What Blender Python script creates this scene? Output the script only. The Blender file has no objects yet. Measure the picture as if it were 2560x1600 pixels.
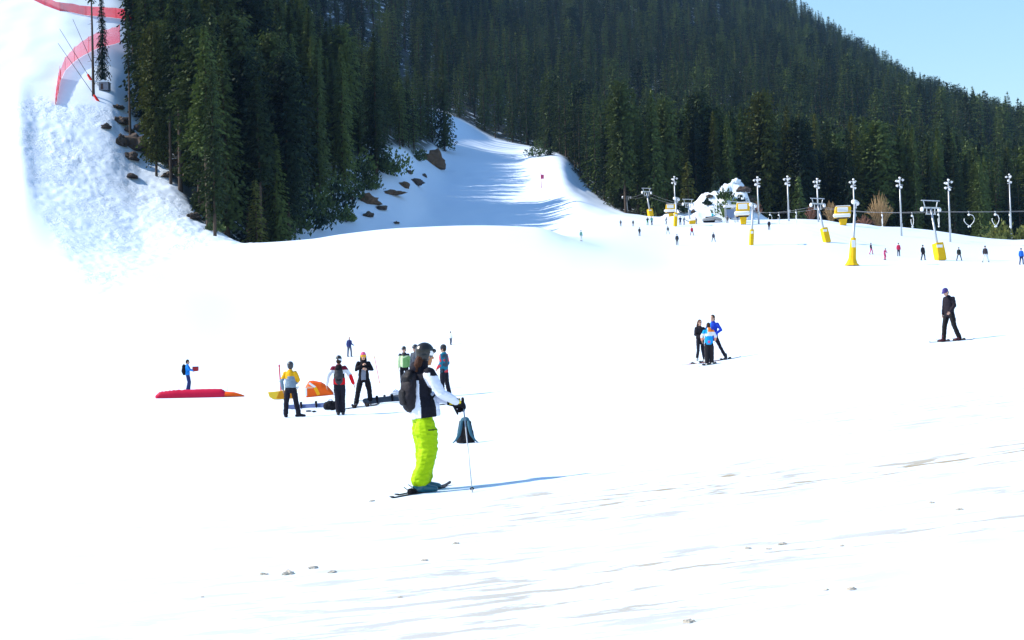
import bpy, bmesh, math, random
import numpy as np
from mathutils import Vector, Matrix, noise as mnoise

rad = math.radians
SC = bpy.context.scene
COL = SC.collection
random.seed(11)

# ------------------------------------------------------------------ camera, sky, sun, exposure
W, H, F = 2560.0, 1600.0, 3939.0            # photo pixels, focal length in photo pixels
PITCH, ROLL = rad(2.0), rad(1.5)
FWD = Vector((0, math.cos(PITCH), math.sin(PITCH)))
UP0 = Vector((0, -math.sin(PITCH), math.cos(PITCH)))
RIGHT = Vector((1, 0, 0)) * math.cos(ROLL) - UP0 * math.sin(ROLL)
UPV = Vector((1, 0, 0)) * math.sin(ROLL) + UP0 * math.cos(ROLL)
cam = bpy.data.cameras.new("camera")
cam.sensor_width = 36.0
cam.lens = 36.0 * F / W
cam.clip_start = 0.1
cam.clip_end = 9000
cam_o = bpy.data.objects.new("camera", cam)
COL.objects.link(cam_o)
R3 = Matrix((RIGHT, UPV, -FWD)).transposed()
cam_o.matrix_world = R3.to_4x4()
SC.camera = cam_o

SUN_EL, SUN_AZ = rad(40), rad(177)          # azimuth measured from +X (picture right) towards +Y (away)
sun_dir = Vector((math.cos(SUN_EL) * math.cos(SUN_AZ), math.cos(SUN_EL) * math.sin(SUN_AZ), math.sin(SUN_EL)))
world = bpy.data.worlds.new("World")
SC.world = world
world.use_nodes = True
wn = world.node_tree
wn.nodes.clear()
sky = wn.nodes.new("ShaderNodeTexSky")
sky.sky_type = 'NISHITA'
sky.sun_disc = False
sky.sun_elevation = SUN_EL
sky.sun_rotation = math.atan2(sun_dir.x, sun_dir.y)
sky.altitude = 900
sky.air_density = 2.0
sky.dust_density = 0.0
sky.ozone_density = 8.0
bg = wn.nodes.new("ShaderNodeBackground")
bg.inputs[1].default_value = 0.15
wo = wn.nodes.new("ShaderNodeOutputWorld")
wn.links.new(sky.outputs[0], bg.inputs[0])
wn.links.new(bg.outputs[0], wo.inputs[0])
sl = bpy.data.lights.new("sun", 'SUN')
sl.energy = 5.0
sl.angle = rad(0.5)
sl.color = (1.0, 0.92, 0.82)
so = bpy.data.objects.new("sun", sl)
COL.objects.link(so)
so.rotation_euler = sun_dir.to_track_quat('Z', 'Y').to_euler()
SC.view_settings.view_transform = 'Standard'
SC.view_settings.look = 'None'
SC.view_settings.exposure = 0.54
SC.view_settings.gamma = 1.0
SC.cycles.max_bounces = 6
SC.cycles.transparent_max_bounces = 12
SC.cycles.volume_bounces = 0

# ------------------------------------------------------------------ projection helpers
def ray_ae(u, v):
    """pixel -> (x/y, z/y) of its ray"""
    dx, dy = (u - W / 2) / F, -(v - H / 2) / F
    r = FWD + RIGHT * dx + UPV * dy
    return r.x / r.y, r.z / r.y

def pt(u, v, d):
    a, e = ray_ae(u, v)
    return Vector((a * d, d, e * d))

def project(x, y, z):
    p = Vector((x, y, z))
    w = p.dot(FWD)
    return W / 2 + F * p.dot(RIGHT) / w, H / 2 - F * p.dot(UPV) / w

# ------------------------------------------------------------------ terrain
def pchip(x, y, xq):
    """monotone cubic, linear outside; y may be 2-D (rows are x)"""
    x = np.asarray(x, float); y = np.asarray(y, float); xq = np.asarray(xq, float)
    h = np.diff(x)
    hs = h.reshape(-1, *([1] * (y.ndim - 1)))
    dl = np.diff(y, axis=0) / hs
    m = np.zeros_like(y)
    m[0], m[-1] = dl[0], dl[-1]
    if len(x) > 2:
        w1, w2 = 2 * hs[1:] + hs[:-1], hs[1:] + 2 * hs[:-1]
        with np.errstate(divide='ignore', invalid='ignore'):
            hm = (w1 + w2) / (w1 / dl[:-1] + w2 / dl[1:])
        m[1:-1] = np.where(dl[:-1] * dl[1:] > 0, hm, 0)
    i = np.clip(np.searchsorted(x, xq) - 1, 0, len(x) - 2)
    t = (xq - x[i]) / h[i]
    ext = (t < 0) | (t > 1)
    sh = (-1,) + (1,) * (y.ndim - 1)
    T, hh = t.reshape(sh), h[i].reshape(sh)
    r = ((1 + 2 * T) * (1 - T) ** 2 * y[i] + T * (1 - T) ** 2 * hh * m[i]
         + T * T * (3 - 2 * T) * y[i + 1] + T * T * (T - 1) * hh * m[i + 1])
    lo = y[0] + (xq - x[0]).reshape(sh) * m[0]
    hi = y[-1] + (xq - x[-1]).reshape(sh) * m[-1]
    r = np.where(ext.reshape(sh), np.where((t < 0).reshape(sh), lo, hi), r)
    return r

ROWS = [   # (distance, {column: row of the ground there})
 (48, {-900:1078,0:1060,270:1055,640:1047,850:1038,1000:1030,1140:1018,1340:996,1530:970,1700:943,2000:905,2300:868,2560:838,3400:740}),
 (59, {-900:1055,0:1035,270:1028,640:1020,850:1008,1000:990,1140:975,1340:955,1530:932,1700:914,2000:868,2300:825,2560:795,3400:690}),
 (85, {-900:1020,0:997,270:990,640:982,850:962,1000:945,1140:930,1340:900,1530:865,1700:832,2000:790,2300:750,2560:725,3400:620}),
 (138,{-900:960,0:905,270:892,640:893,850:893,1000:888,1140:872,1340:830,1530:780,1700:745,2000:710,2300:686,2560:680,3400:580}),
 (165,{-900:790,0:765,150:745,270:738,450:742,640:750,850:735,1000:722,1140:716,1340:712,1530:706,1700:700,2000:674,2300:666,2560:664,3400:570}),
 (187,{-900:640,0:640,60:632,150:633,270:650,450:655,640:636,780:630,850:622,1000:614,1140:612,1340:616,1530:640,1700:655,2000:645,2300:649,2560:650,3400:550}),
 (198,{-900:560,0:562,60:557,150:574,270:607,380:628,450:622,560:610,640:607,780:597,850:586,1000:570,1140:564,1340:568,1430:596,1530:622,1700:636,2000:628,2300:638,2560:641,3400:540}),
 (210,{-900:480,0:485,60:475,100:490,170:510,270:540,350:562,450:568,540:584,640:618,780:610,850:600,1000:584,1140:577,1340:578,1430:592,1530:606,1700:616,2000:612,2300:626,2560:632,3400:530}),
 (230,{-900:340,0:350,50:338,90:358,140:370,270:410,350:452,450:480,540:560,640:632,780:632,850:622,1000:606,1140:598,1340:596,1430:590,1530:585,1700:588,2000:580,2300:598,2560:612,3400:510}),
 (245,{-900:250,0:255,45:247,90:262,130:268,270:304,350:368,450:405,540:500,640:590,780:625,850:628,1000:614,1140:608,1340:600,1430:585,1530:570,1700:570,2000:561,2300:582,2560:603,3400:500}),
 (262,{-900:170,0:175,60:170,140:182,270:206,350:275,450:340,640:500,780:570,850:590,1000:606,1140:606,1340:596,1430:575,1530:556,1700:553,2000:549,2150:561,2300:573,2560:600,3400:495}),
 (290,{-900:50,0:55,140:60,270:95,350:140,450:230,640:360,780:460,850:500,1000:555,1060:572,1140:576,1340:572,1440:555,1530:543,1700:545,2000:566,2150:585,2300:602,2560:632,3400:540}),
 (320,{-900:-60,0:-55,270:-10,450:110,640:260,780:360,850:405,1000:470,1080:525,1140:528,1340:528,1390:520,1440:505,1530:527,1700:550,2000:585,2300:615,2560:645,3400:560}),
 (400,{-900:-250,0:-245,270:-190,450:-40,640:110,850:250,1000:345,1070:412,1120:440,1300:440,1350:428,1400:412,1450:455,1530:495,1700:520,2000:550,2300:582,2560:610,3400:560}),
 (480,{-900:-350,0:-350,270:-300,640:70,850:215,1000:290,1080:332,1130:358,1290:385,1330:378,1370:378,1530:440,1700:460,2000:490,2300:525,2560:555,3400:540}),
 (560,{-900:-450,0:-450,270:-400,640:160,850:235,1000:265,1090:288,1140:300,1240:345,1290:355,1340:365,1530:400,1700:415,2000:435,2300:475,2560:505,3400:520}),
 (640,{-900:-550,0:-550,640:170,1000:225,1140:243,1340:320,1530:345,1700:355,2000:375,2300:420,2560:455,3400:500}),
 (820,{-900:-700,0:-700,640:-150,1000:20,1140:130,1340:190,1530:215,1700:230,2000:265,2300:335,2560:390,3400:480}),
 (1100,{-900:-800,0:-800,640:-420,1000:-180,1140:0,1340:25,1530:50,1700:85,2000:165,2300:300,2560:385,3400:490}),
 (1450,{-900:-900,0:-900,640:-550,1000:-350,1140:-260,1340:-190,1530:-150,1700:-85,2000:78,2100:142,2300:262,2560:350,3400:480}),
 (1900,{-900:-700,0:-700,640:-350,1000:-150,1140:-60,1340:0,1530:50,1700:120,2000:230,2300:380,2560:460,3400:540}),
 (2600,{-900:0,0:100,640:250,1140:400,1700:500,2300:600,2560:620,3400:650}),
]
A = np.concatenate([np.linspace(-3, -0.42, 34), np.linspace(-.4, .4, 640), np.linspace(.42, 3, 34)])
D = np.concatenate([np.geomspace(3, 60, 230), np.arange(61, 140, 1.3), np.arange(140, 330, 0.6),
                    np.arange(331, 620, 2.2), np.geomspace(622, 2600, 90)])

def z_near(x, d):
    k = 0.5 * (np.sqrt((x + 1) ** 2 + 9) + (x + 1))
    lat = 0.028 * x + 0.088 * (k - 1.5)
    return -1.372 + lat + 0.0035 * np.maximum(d - 20, 0)

rows_d, rows_e = [], []
for d in (2.9, 6, 10, 15, 19, 25, 32):
    x = A * d
    xs = np.sign(x) * np.minimum(np.abs(x), 60)
    rows_d.append(d); rows_e.append(z_near(xs, d) / d)
for d, row in ROWS:
    ae = sorted(ray_ae(u, v) for u, v in row.items())
    aa = np.array([q[0] for q in ae]); ee = np.array([q[1] for q in ae])
    e = pchip(aa, ee, np.clip(A, aa[0], aa[-1]))
    rows_d.append(d); rows_e.append(e)
E = pchip(np.log(rows_d), np.array(rows_e), np.log(D))      # (len D, len A)
LOGD = np.log(D)

def smooth_grid(E):
    E = E.copy()
    for _ in range(3):
        E[1:-1] = 0.25 * E[:-2] + 0.5 * E[1:-1] + 0.25 * E[2:]
        E[:, 1:-1] = 0.25 * E[:, :-2] + 0.5 * E[:, 1:-1] + 0.25 * E[:, 2:]
    return E
E = smooth_grid(E)
X = A[None, :] * D[:, None]
Y = np.repeat(D[:, None], len(A), 1)
Z = E * Y

def proj_np(X, Y, Z):
    w = X * FWD.x + Y * FWD.y + Z * FWD.z
    return (W / 2 + F * (X * RIGHT.x + Y * RIGHT.y + Z * RIGHT.z) / w,
            H / 2 - F * (X * UPV.x + Y * UPV.y + Z * UPV.z) / w)
U_, V_ = proj_np(X, Y, Z)

def in_poly(U, V, poly):
    ins = np.zeros(U.shape, bool)
    n = len(poly)
    for i in range(n):
        (x1, y1), (x2, y2) = poly[i], poly[(i + 1) % n]
        c = ((y1 > V) != (y2 > V)) & (U < (x2 - x1) * (V - y1) / (y2 - y1 + 1e-9) + x1)
        ins ^= c
    return ins

def soften(M, n):
    M = M.astype(float)
    for _ in range(n):
        M[1:-1] = 0.25 * M[:-2] + 0.5 * M[1:-1] + 0.25 * M[2:]
        M[:, 1:-1] = 0.25 * M[:, :-2] + 0.5 * M[:, 1:-1] + 0.25 * M[:, 2:]
    return M

BANK = [(38, 265), (95, 235), (150, 262), (235, 262), (330, 285), (470, 480), (560, 590), (640, 607), (450, 632), (330, 690), (265, 738),
        (215, 705), (150, 620), (85, 500), (55, 380)]
bank = soften(in_poly(U_, V_, BANK) & (Y > 140) & (Y < 262), 5)
# rough undisturbed snow of the bank: real relief
idx = np.argwhere(bank > 0.02)
for i, j in idx:
    p = Vector((X[i, j] * 0.5 + Y[i, j] * .22, Y[i, j] * 0.6 - X[i, j] * .25, 3.0))
    n1 = 0.6 * mnoise.noise(p * .5) + 0.5 * mnoise.noise(p * 1.3) + 0.45 * mnoise.noise(p * 2.9)
    Z[i, j] += bank[i, j] * (0.34 + .3 * mnoise.noise(p * .3)) * n1
# small relief of skied snow everywhere close by
idx = np.argwhere((Y < 60) & (np.abs(X) < Y * 0.5 + 2))
for i, j in idx:
    x, y = X[i, j], Y[i, j]
    Z[i, j] += 0.018 * mnoise.noise(Vector((x * 0.7 - y * 0.05, y * 1.9 + x * 0.12, 0.0))) + 0.010 * mnoise.noise(Vector((x * 2.2, y * 4.0 + x * 0.3, 5.0)))
idx = np.argwhere((Y >= 255) & (Y < 420) & (np.abs(A)[None, :] < 0.4))
for i, j in idx:
    Z[i, j] += 0.25 * mnoise.noise(Vector((X[i, j] * 0.25, Y[i, j] * 0.12, 9.0)))

def ground_z(x, y):
    d = min(max(y, D[0]), D[-1] - 1e-3)
    a = min(max(x / d, A[0]), A[-1] - 1e-6)
    i = int(np.searchsorted(D, d, side='right')) - 1
    i = min(max(i, 0), len(D) - 2)
    j = int(np.searchsorted(A, a, side='right')) - 1
    j = min(max(j, 0), len(A) - 2)
    s = (d - D[i]) / (D[i + 1] - D[i]); t = (a - A[j]) / (A[j + 1] - A[j])
    return float((1 - s) * ((1 - t) * Z[i, j] + t * Z[i, j + 1]) + s * ((1 - t) * Z[i + 1, j] + t * Z[i + 1, j + 1]))

def hit(u, v, lo=5.0, hi=600.0):
    """first point of the ground seen at pixel (u, v) between two distances"""
    a, e = ray_ae(u, v)
    n = 900
    best, bd = None, 1e9
    pd = None
    for k in range(n + 1):
        d = lo * (hi / lo) ** (k / n)
        g = e * d - ground_z(a * d, d)
        if abs(g) / d < bd:
            bd, best = abs(g) / d, d
        if pd is not None and pg > 0 >= g:
            d = pd + (d - pd) * pg / (pg - g)
            return Vector((a * d, d, ground_z(a * d, d)))
        pd, pg = d, g
    return Vector((a * best, best, ground_z(a * best, best)))

# ------------------------------------------------------------------ materials
MATS = {}
def nt_new(name):
    m = bpy.data.materials.new(name)
    m.use_nodes = True
    t = m.node_tree
    t.nodes.clear()
    out = t.nodes.new("ShaderNodeOutputMaterial")
    b = t.nodes.new("ShaderNodeBsdfPrincipled")
    t.links.new(b.outputs[0], out.inputs[0])
    return m, t, b, out

def mat(name, col, rough=0.7, var=0.15, scale=12.0, bump=0.15, metal=0.0, sheen=0.0):
    """plain material with procedural mottling and a fine bump"""
    if name in MATS:
        return MATS[name]
    m, t, b, out = nt_new(name)
    tc = t.nodes.new("ShaderNodeTexCoord")
    n = t.nodes.new("ShaderNodeTexNoise")
    n.inputs['Scale'].default_value = scale
    n.inputs['Detail'].default_value = 4
    t.links.new(tc.outputs['Object'], n.inputs['Vector'])
    cr = t.nodes.new("ShaderNodeMix"); cr.data_type = 'RGBA'
    c = Vector(col)
    cr.inputs['A'].default_value = (*[x * (1 - var) for x in c], 1)
    cr.inputs['B'].default_value = (*[min(1, x * (1 + var)) for x in c], 1)
    t.links.new(n.outputs['Fac'], cr.inputs['Factor'])
    t.links.new(cr.outputs['Result'], b.inputs['Base Color'])
    b.inputs['Roughness'].default_value = rough
    b.inputs['Metallic'].default_value = metal
    if not metal: b.inputs['Specular IOR Level'].default_value = 0.5 if rough < .5 else 0.12
    if bump:
        n2 = t.nodes.new("ShaderNodeTexNoise")
        n2.inputs['Scale'].default_value = scale * 3
        t.links.new(tc.outputs['Object'], n2.inputs['Vector'])
        bp = t.nodes.new("ShaderNodeBump")
        bp.inputs['Strength'].default_value = bump
        bp.inputs['Distance'].default_value = 0.02
        t.links.new(n2.outputs['Fac'], bp.inputs['Height'])
        t.links.new(bp.outputs[0], b.inputs['Normal'])
    MATS[name] = m
    return m

def snow_material():
    m, t, b, out = nt_new("snow")
    N = t.nodes.new; L = t.links.new
    geo = N("ShaderNodeNewGeometry")
    def mapping(sx, sy, sz, rz=0.0):
        mp = N("ShaderNodeMapping")
        mp.inputs['Scale'].default_value = (sx, sy, sz)
        mp.inputs['Rotation'].default_value = (0, 0, rz)
        L(geo.outputs['Position'], mp.inputs['Vector'])
        return mp
    def noise(vec, scale, detail=4, rough=0.55):
        n = N("ShaderNodeTexNoise")
        n.inputs['Scale'].default_value = scale
        n.inputs['Detail'].default_value = detail
        n.inputs['Roughness'].default_value = rough
        L(vec.outputs[0], n.inputs['Vector'])
        return n
    def ramp(fac, lo, hi):
        r = N("ShaderNodeMapRange")
        r.inputs['From Min'].default_value = lo
        r.inputs['From Max'].default_value = hi
        L(fac, r.inputs['Value'])
        return r.outputs[0]
    def mul(a, bb):
        q = N("ShaderNodeMath"); q.operation = 'MULTIPLY'
        for i, s in enumerate((a, bb)):
            if isinstance(s, (int, float)): q.inputs[i].default_value = s
            else: L(s, q.inputs[i])
        return q.outputs[0]
    def att(name):
        a = N("ShaderNodeAttribute"); a.attribute_name = name
        return a.outputs['Fac']
    # dirt streaks along the ski tracks of the worn foreground
    streak = noise(mapping(2.0, 5.6, 1, rad(4)), 0.85, 6, 0.66)
    patch = noise(mapping(0.25, 0.4, 1), 0.55, 2)
    worn = att("worn")
    dirt = mul(mul(ramp(streak.outputs['Fac'], 0.515, 0.57), ramp(patch.outputs['Fac'], 0.37, 0.55)), worn)
    mud = N("ShaderNodeMix"); mud.data_type = 'RGBA'
    mud.inputs['A'].default_value = (0.70, 0.805, 0.92, 1)
    mud.inputs['B'].default_value = (0.34, 0.28, 0.18, 1)
    L(dirt, mud.inputs['Factor'])
    # bare forest floor
    fl = noise(mapping(0.22, 0.22, 0.22), 1.0, 5)
    forest = att("forest")
    fmask = mul(ramp(fl.outputs['Fac'], 0.36, 0.44), forest)
    fcol = N("ShaderNodeMix"); fcol.data_type = 'RGBA'
    fcol.inputs['A'].default_value = (0.030, 0.024, 0.014, 1)
    fcol.inputs['B'].default_value = (0.022, 0.030, 0.012, 1)
    fn = noise(mapping(1, 1, 1), 2.0, 3)
    L(fn.outputs['Fac'], fcol.inputs['Factor'])
    mx = N("ShaderNodeMix"); mx.data_type = 'RGBA'
    L(fmask, mx.inputs['Factor'])
    L(mud.outputs['Result'], mx.inputs['A'])
    L(fcol.outputs['Result'], mx.inputs['B'])
    L(mx.outputs['Result'], b.inputs['Base Color'])
    b.inputs['Roughness'].default_value = 0.6
    b.inputs['Specular IOR Level'].default_value = 0.25
    # relief: ski tracks close by, crusty lumps on the bank
    trk = noise(mapping(1.7, 6.5, 1, rad(4)), 1.2, 7, 0.72)
    lump = noise(mapping(1, 1, 1), 1.1, 6, 0.7)
    bk = mul(att("bank"), ramp(noise(mapping(.16, .12, .1), 1.0, 3).outputs['Fac'], 0.30, 0.62))
    s1 = N("ShaderNodeBump"); s1.inputs['Distance'].default_value = 0.10
    L(trk.outputs['Fac'], s1.inputs['Height']); L(mul(worn, 0.28), s1.inputs['Strength'])
    s2 = N("ShaderNodeBump"); s2.inputs['Distance'].default_value = 0.6
    L(lump.outputs['Fac'], s2.inputs['Height']); L(mul(bk, 0.75), s2.inputs['Strength'])
    L(s1.outputs[0], s2.inputs['Normal'])
    L(s2.outputs[0], b.inputs['Normal'])
    return m
SNOW = snow_material()
MATS["snow"] = SNOW

def foliage_material(name, c1, c2):
    m, t, b, out = nt_new(name)
    N = t.nodes.new; L = t.links.new
    tc = N("ShaderNodeTexCoord")
    n = N("ShaderNodeTexNoise"); n.inputs['Scale'].default_value = 0.9; n.inputs['Detail'].default_value = 3
    L(tc.outputs['Object'], n.inputs['Vector'])
    oi = N("ShaderNodeObjectInfo")
    ad = N("ShaderNodeMath"); ad.operation = 'MULTIPLY_ADD'
    L(oi.outputs['Random'], ad.inputs[0]); ad.inputs[1].default_value = 0.9
    sb = N("ShaderNodeMath"); sb.operation = 'SUBTRACT'; L(n.outputs['Fac'], sb.inputs[0]); sb.inputs[1].default_value = 0.45
    L(sb.outputs[0], ad.inputs[2])
    mx = N("ShaderNodeMix"); mx.data_type = 'RGBA'
    mx.inputs['A'].default_value = (*c1, 1); mx.inputs['B'].default_value = (*c2, 1)
    pw = N("ShaderNodeMath"); pw.operation = 'POWER'; pw.use_clamp = True
    L(ad.outputs[0], pw.inputs[0]); pw.inputs[1].default_value = 1.5
    L(pw.outputs[0], mx.inputs['Factor'])
    L(mx.outputs['Result'], b.inputs['Base Color'])
    b.inputs['Roughness'].default_value = 0.65
    b.inputs['Specular IOR Level'].default_value = 0.2
    tr = N("ShaderNodeBsdfTranslucent"); L(mx.outputs['Result'], tr.inputs['Color'])
    ms = N("ShaderNodeMixShader"); ms.inputs[0].default_value = 0.12
    L(b.outputs[0], ms.inputs[1]); L(tr.outputs[0], ms.inputs[2])
    L(ms.outputs[0], out.inputs[0])
    MATS[name] = m
    return m
FOL = foliage_material("spruce_needles", (0.010, 0.025, 0.016), (0.135, 0.195, 0.053))
FOL_Y = foliage_material("pine_needles", (0.080, 0.100, 0.022), (0.150, 0.165, 0.040))
BARK = mat("bark", (0.075, 0.055, 0.042), 0.9, 0.4, 3.0, 0.5)
ROCK = mat("rock", (0.085, 0.066, 0.055), 0.9, 0.5, 1.2, 0.8)
EARTH = mat("earth", (0.13, 0.085, 0.055), 0.95, 0.4, 1.2, 0.8)
STEEL = mat("galvanised_steel", (0.45, 0.47, 0.50), 0.45, 0.12, 2.0, 0.05, 0.6)
LAMPW = mat("lamp_housing", (0.80, 0.80, 0.80), 0.35, 0.05, 4.0, 0.0)
YEL = mat("yellow_foam", (0.75, 0.44, 0.008), 0.6, 0.10, 1.5, 0.1)
WHITE = mat("white_panel", (0.78, 0.77, 0.76), 0.5, 0.05, 2.0, 0.05)
DARK = mat("dark_metal", (0.03, 0.03, 0.035), 0.5, 0.2, 4.0, 0.05)
BLACK = mat("black_fabric", (0.008, 0.007, 0.010), 0.8, 0.3, 9.0, 0.3)

# ------------------------------------------------------------------ mesh helpers
class MB:
    """collects vertices and faces of one mesh"""
    def __init__(s):
        s.v, s.f, s.m = [], [], []
    def add(s, vs, fs, mi=0):
        o = len(s.v)
        s.v += [tuple(p) for p in vs]
        s.f += [tuple(i + o for i in f) for f in fs]
        s.m += [mi] * len(fs)
    def loft(s, pts, side=None, n=10, mi=0, round_ends=True):
        """pts: list of (centre, r_forward, r_side); closed tube with domed ends"""
        P = [(Vector(p), rf, rs) for p, rf, rs in pts]
        if round_ends:
            t0 = (P[1][0] - P[0][0]).normalized(); t1 = (P[-1][0] - P[-2][0]).normalized()
            a, b = P[0], P[-1]
            ra, rb = min(a[1], a[2]), min(b[1], b[2])
            P = [(a[0] - t0 * ra * 0.85, a[1] * .45, a[2] * .45), (a[0] - t0 * ra * 0.5, a[1] * .83, a[2] * .83)] + P + \
                [(b[0] + t1 * rb * 0.5, b[1] * .83, b[2] * .83), (b[0] + t1 * rb * 0.85, b[1] * .45, b[2] * .45)]
        vs, fs = [], []
        k = len(P)
        for i, (c, rf, rs) in enumerate(P):
            t = (P[min(i + 1, k - 1)][0] - P[max(i - 1, 0)][0])
            t = t.normalized() if t.length > 1e-9 else Vector((0, 0, 1))
            sd = Vector(side) if side is not None else (Vector((0, 1, 0)) if abs(t.y) < 0.9 else Vector((1, 0, 0)))
            sd = (sd - t * sd.dot(t)).normalized()
            fw = sd.cross(t)
            for q in range(n):
                an = 2 * math.pi * q / n
                vs.append(c + fw * math.cos(an) * rf + sd * math.sin(an) * rs)
        for i in range(k - 1):
            for q in range(n):
                r = (q + 1) % n
                fs.append((i * n + q, i * n + r, (i + 1) * n + r, (i + 1) * n + q))
        fs.append(tuple(range(n))[::-1])
        fs.append(tuple((k - 1) * n + q for q in range(n)))
        s.add(vs, fs, mi)
        return s
    def cap(s, p0, p1, r0, r1, n=10, mi=0, round_ends=True):
        return s.loft([(p0, r0, r0), (p1, r1, r1)], n=n, mi=mi, round_ends=round_ends)
    def tube(s, pts, r, n=6, mi=0):
        return s.loft([(p, r, r) for p in pts], n=n, mi=mi, round_ends=False)
    def ell(s, c, r, M=None, n=12, mi=0):
        vs, fs = [], []
        c = Vector(c); m = n // 2 + 1
        for i in range(1, m):
            th = math.pi * i / m
            for q in range(n):
                ph = 2 * math.pi * q / n
                p = Vector((r[0] * math.sin(th) * math.cos(ph), r[1] * math.sin(th) * math.sin(ph), r[2] * math.cos(th)))
                vs.append(c + (M @ p if M else p))
        top = Vector((0, 0, r[2])); bot = -top
        vs += [c + (M @ top if M else top), c + (M @ bot if M else bot)]
        T, B = len(vs) - 2, len(vs) - 1
        for q in range(n):
            fs.append((T, q, (q + 1) % n))
            fs.append((B, (m - 2) * n + (q + 1) % n, (m - 2) * n + q))
        for i in range(m - 2):
            for q in range(n):
                fs.append((i * n + q, (i + 1) * n + q, (i + 1) * n + (q + 1) % n, i * n + (q + 1) % n))
        s.add(vs, fs, mi)
        return s
    def box(s, c, size, M=None, mi=0):
        c = Vector(c); hx, hy, hz = [q / 2 for q in size]
        vs = []
        for x, y, z in ((-1, -1, -1), (1, -1, -1), (1, 1, -1), (-1, 1, -1), (-1, -1, 1), (1, -1, 1), (1, 1, 1), (-1, 1, 1)):
            p = Vector((x * hx, y * hy, z * hz))
            vs.append(c + (M @ p if M else p))
        s.add(vs, [(0, 3, 2, 1), (4, 5, 6, 7), (0, 1, 5, 4), (1, 2, 6, 5), (2, 3, 7, 6), (3, 0, 4, 7)], mi)
        return s
    def prism(s, outline, y0, y1, mi=0):
        """outline in x,z extruded along y"""
        n = len(outline)
        vs = [(x, y0, z) for x, z in outline] + [(x, y1, z) for x, z in outline]
        fs = [tuple(range(n)), tuple(range(2 * n - 1, n - 1, -1))]
        fs += [(i, i + n, (i + 1) % n + n, (i + 1) % n) for i in range(n)]
        s.add(vs, fs, mi)
        return s
    def mesh(s, name, mats, smooth=True):
        me = bpy.data.meshes.new(name)
        me.from_pydata(s.v, [], s.f)
        for m in (mats if isinstance(mats, (list, tuple)) else [mats]):
            me.materials.append(m)
        me.polygons.foreach_set("material_index", s.m)
        if smooth:
            me.polygons.foreach_set("use_smooth", [True] * len(s.f))
        me.update()
        return me
    def obj(s, name, mats, parent=None, smooth=True, bevel=0.0):
        o = bpy.data.objects.new(name, s.mesh(name, mats, smooth))
        COL.objects.link(o)
        if parent is not None: o.parent = parent
        if bevel:
            b = o.modifiers.new("bevel", 'BEVEL'); b.width = bevel; b.segments = 2; b.limit_method = 'ANGLE'
        return o

def thing(name, label, cat, loc=(0, 0, 0), rz=0.0, group=None):
    o = bpy.data.objects.new(name, None)
    COL.objects.link(o)
    o.empty_display_size = 0.2
    o.location = loc
    o.rotation_euler = (0, 0, rz)
    return tag(o, label, cat, group)

def tag(o, label, cat, group=None):
    o["label"] = label
    o["category"] = cat
    if group: o["group"] = group
    return o

# ------------------------------------------------------------------ ground meshes
def forest_mask():
    left_lo = [(205, 1200), (214, 760), (217, 570), (224, 490), (234, 430), (246, 395), (262, 350), (290, 325), (330, 315), (400, 305), (480, 295), (3000, 295)]
    left_hi = [(205, 640), (216, 700), (230, 700), (245, 722), (262, 742), (276, 768), (290, 800), (330, 895), (400, 1045), (480, 1105), (500, 860), (575, 780), (600, 1400)]
    right_lo = [(300, 1900), (318, 1560), (335, 1545), (400, 1462), (480, 1385), (548, 1345), (572, 1130), (600, 1080), (3000, 1000)]
    f = lambda tab: np.interp(Y, [q[0] for q in tab], [q[1] for q in tab])
    Lm = (Y > 205) & (U_ > f(left_lo)) & (U_ < f(left_hi))
    Rm = (Y > 318) & (U_ > f(right_lo))
    return Lm, Rm
LM, RM = forest_mask()
FORESTM = soften(LM * 0.93 + RM * 1.0, 2)
WORN = np.clip((36 - Y) / 18, 0, 1) * np.clip(0.75 + X / 7, 0.32, 1)

def grid_mesh():
    nr, nc = Z.shape
    co = np.stack([X, Y, Z], -1).reshape(-1, 3)
    # patch behind and under the camera
    xs = A * D[0]
    extra_y = [0.0, -6.0, -20.0, -60.0]
    ex = np.array([[x * (1 + 0.12 * (3 - y)), y, z_near(max(-60, min(60, x * (1 + 0.12 * (3 - y)))), 3.0)] for y in extra_y for x in xs])
    co = np.concatenate([co, ex])
    me = bpy.data.meshes.new("snow_ground")
    q = np.arange(nr * nc).reshape(nr, nc)
    quads = np.stack([q[:-1, :-1], q[:-1, 1:], q[1:, 1:], q[1:, :-1]], -1).reshape(-1, 4)
    prev = q[0]
    extra = []
    for k in range(len(extra_y)):
        cur = nr * nc + k * nc + np.arange(nc)
        extra.append(np.stack([cur[:-1], cur[1:], prev[1:], prev[:-1]], -1))
        prev = cur
    quads = np.concatenate([quads] + extra)
    me.vertices.add(len(co)); me.vertices.foreach_set("co", co.ravel())
    me.loops.add(quads.size); me.loops.foreach_set("vertex_index", quads.ravel().astype(np.int32))
    me.polygons.add(len(quads))
    me.polygons.foreach_set("loop_start", np.arange(0, quads.size, 4, dtype=np.int32))
    me.polygons.foreach_set("use_smooth", np.ones(len(quads), bool))
    me.update(calc_edges=True)
    for nm, arr in (("bank", bank), ("forest", FORESTM), ("worn", WORN)):
        at = me.attributes.new(nm, 'FLOAT', 'POINT')
        at.data.foreach_set("value", np.concatenate([arr.ravel(), np.full(len(ex), 1.0 if nm == "worn" else 0.0)]).astype(np.float32))
    me.materials.append(SNOW)
    return me
g = bpy.data.objects.new("snow_ground", grid_mesh())
COL.objects.link(g)
g["kind"] = "structure"
g["label"] = "white groomed snow slope rising to the forested mountain"

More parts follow.
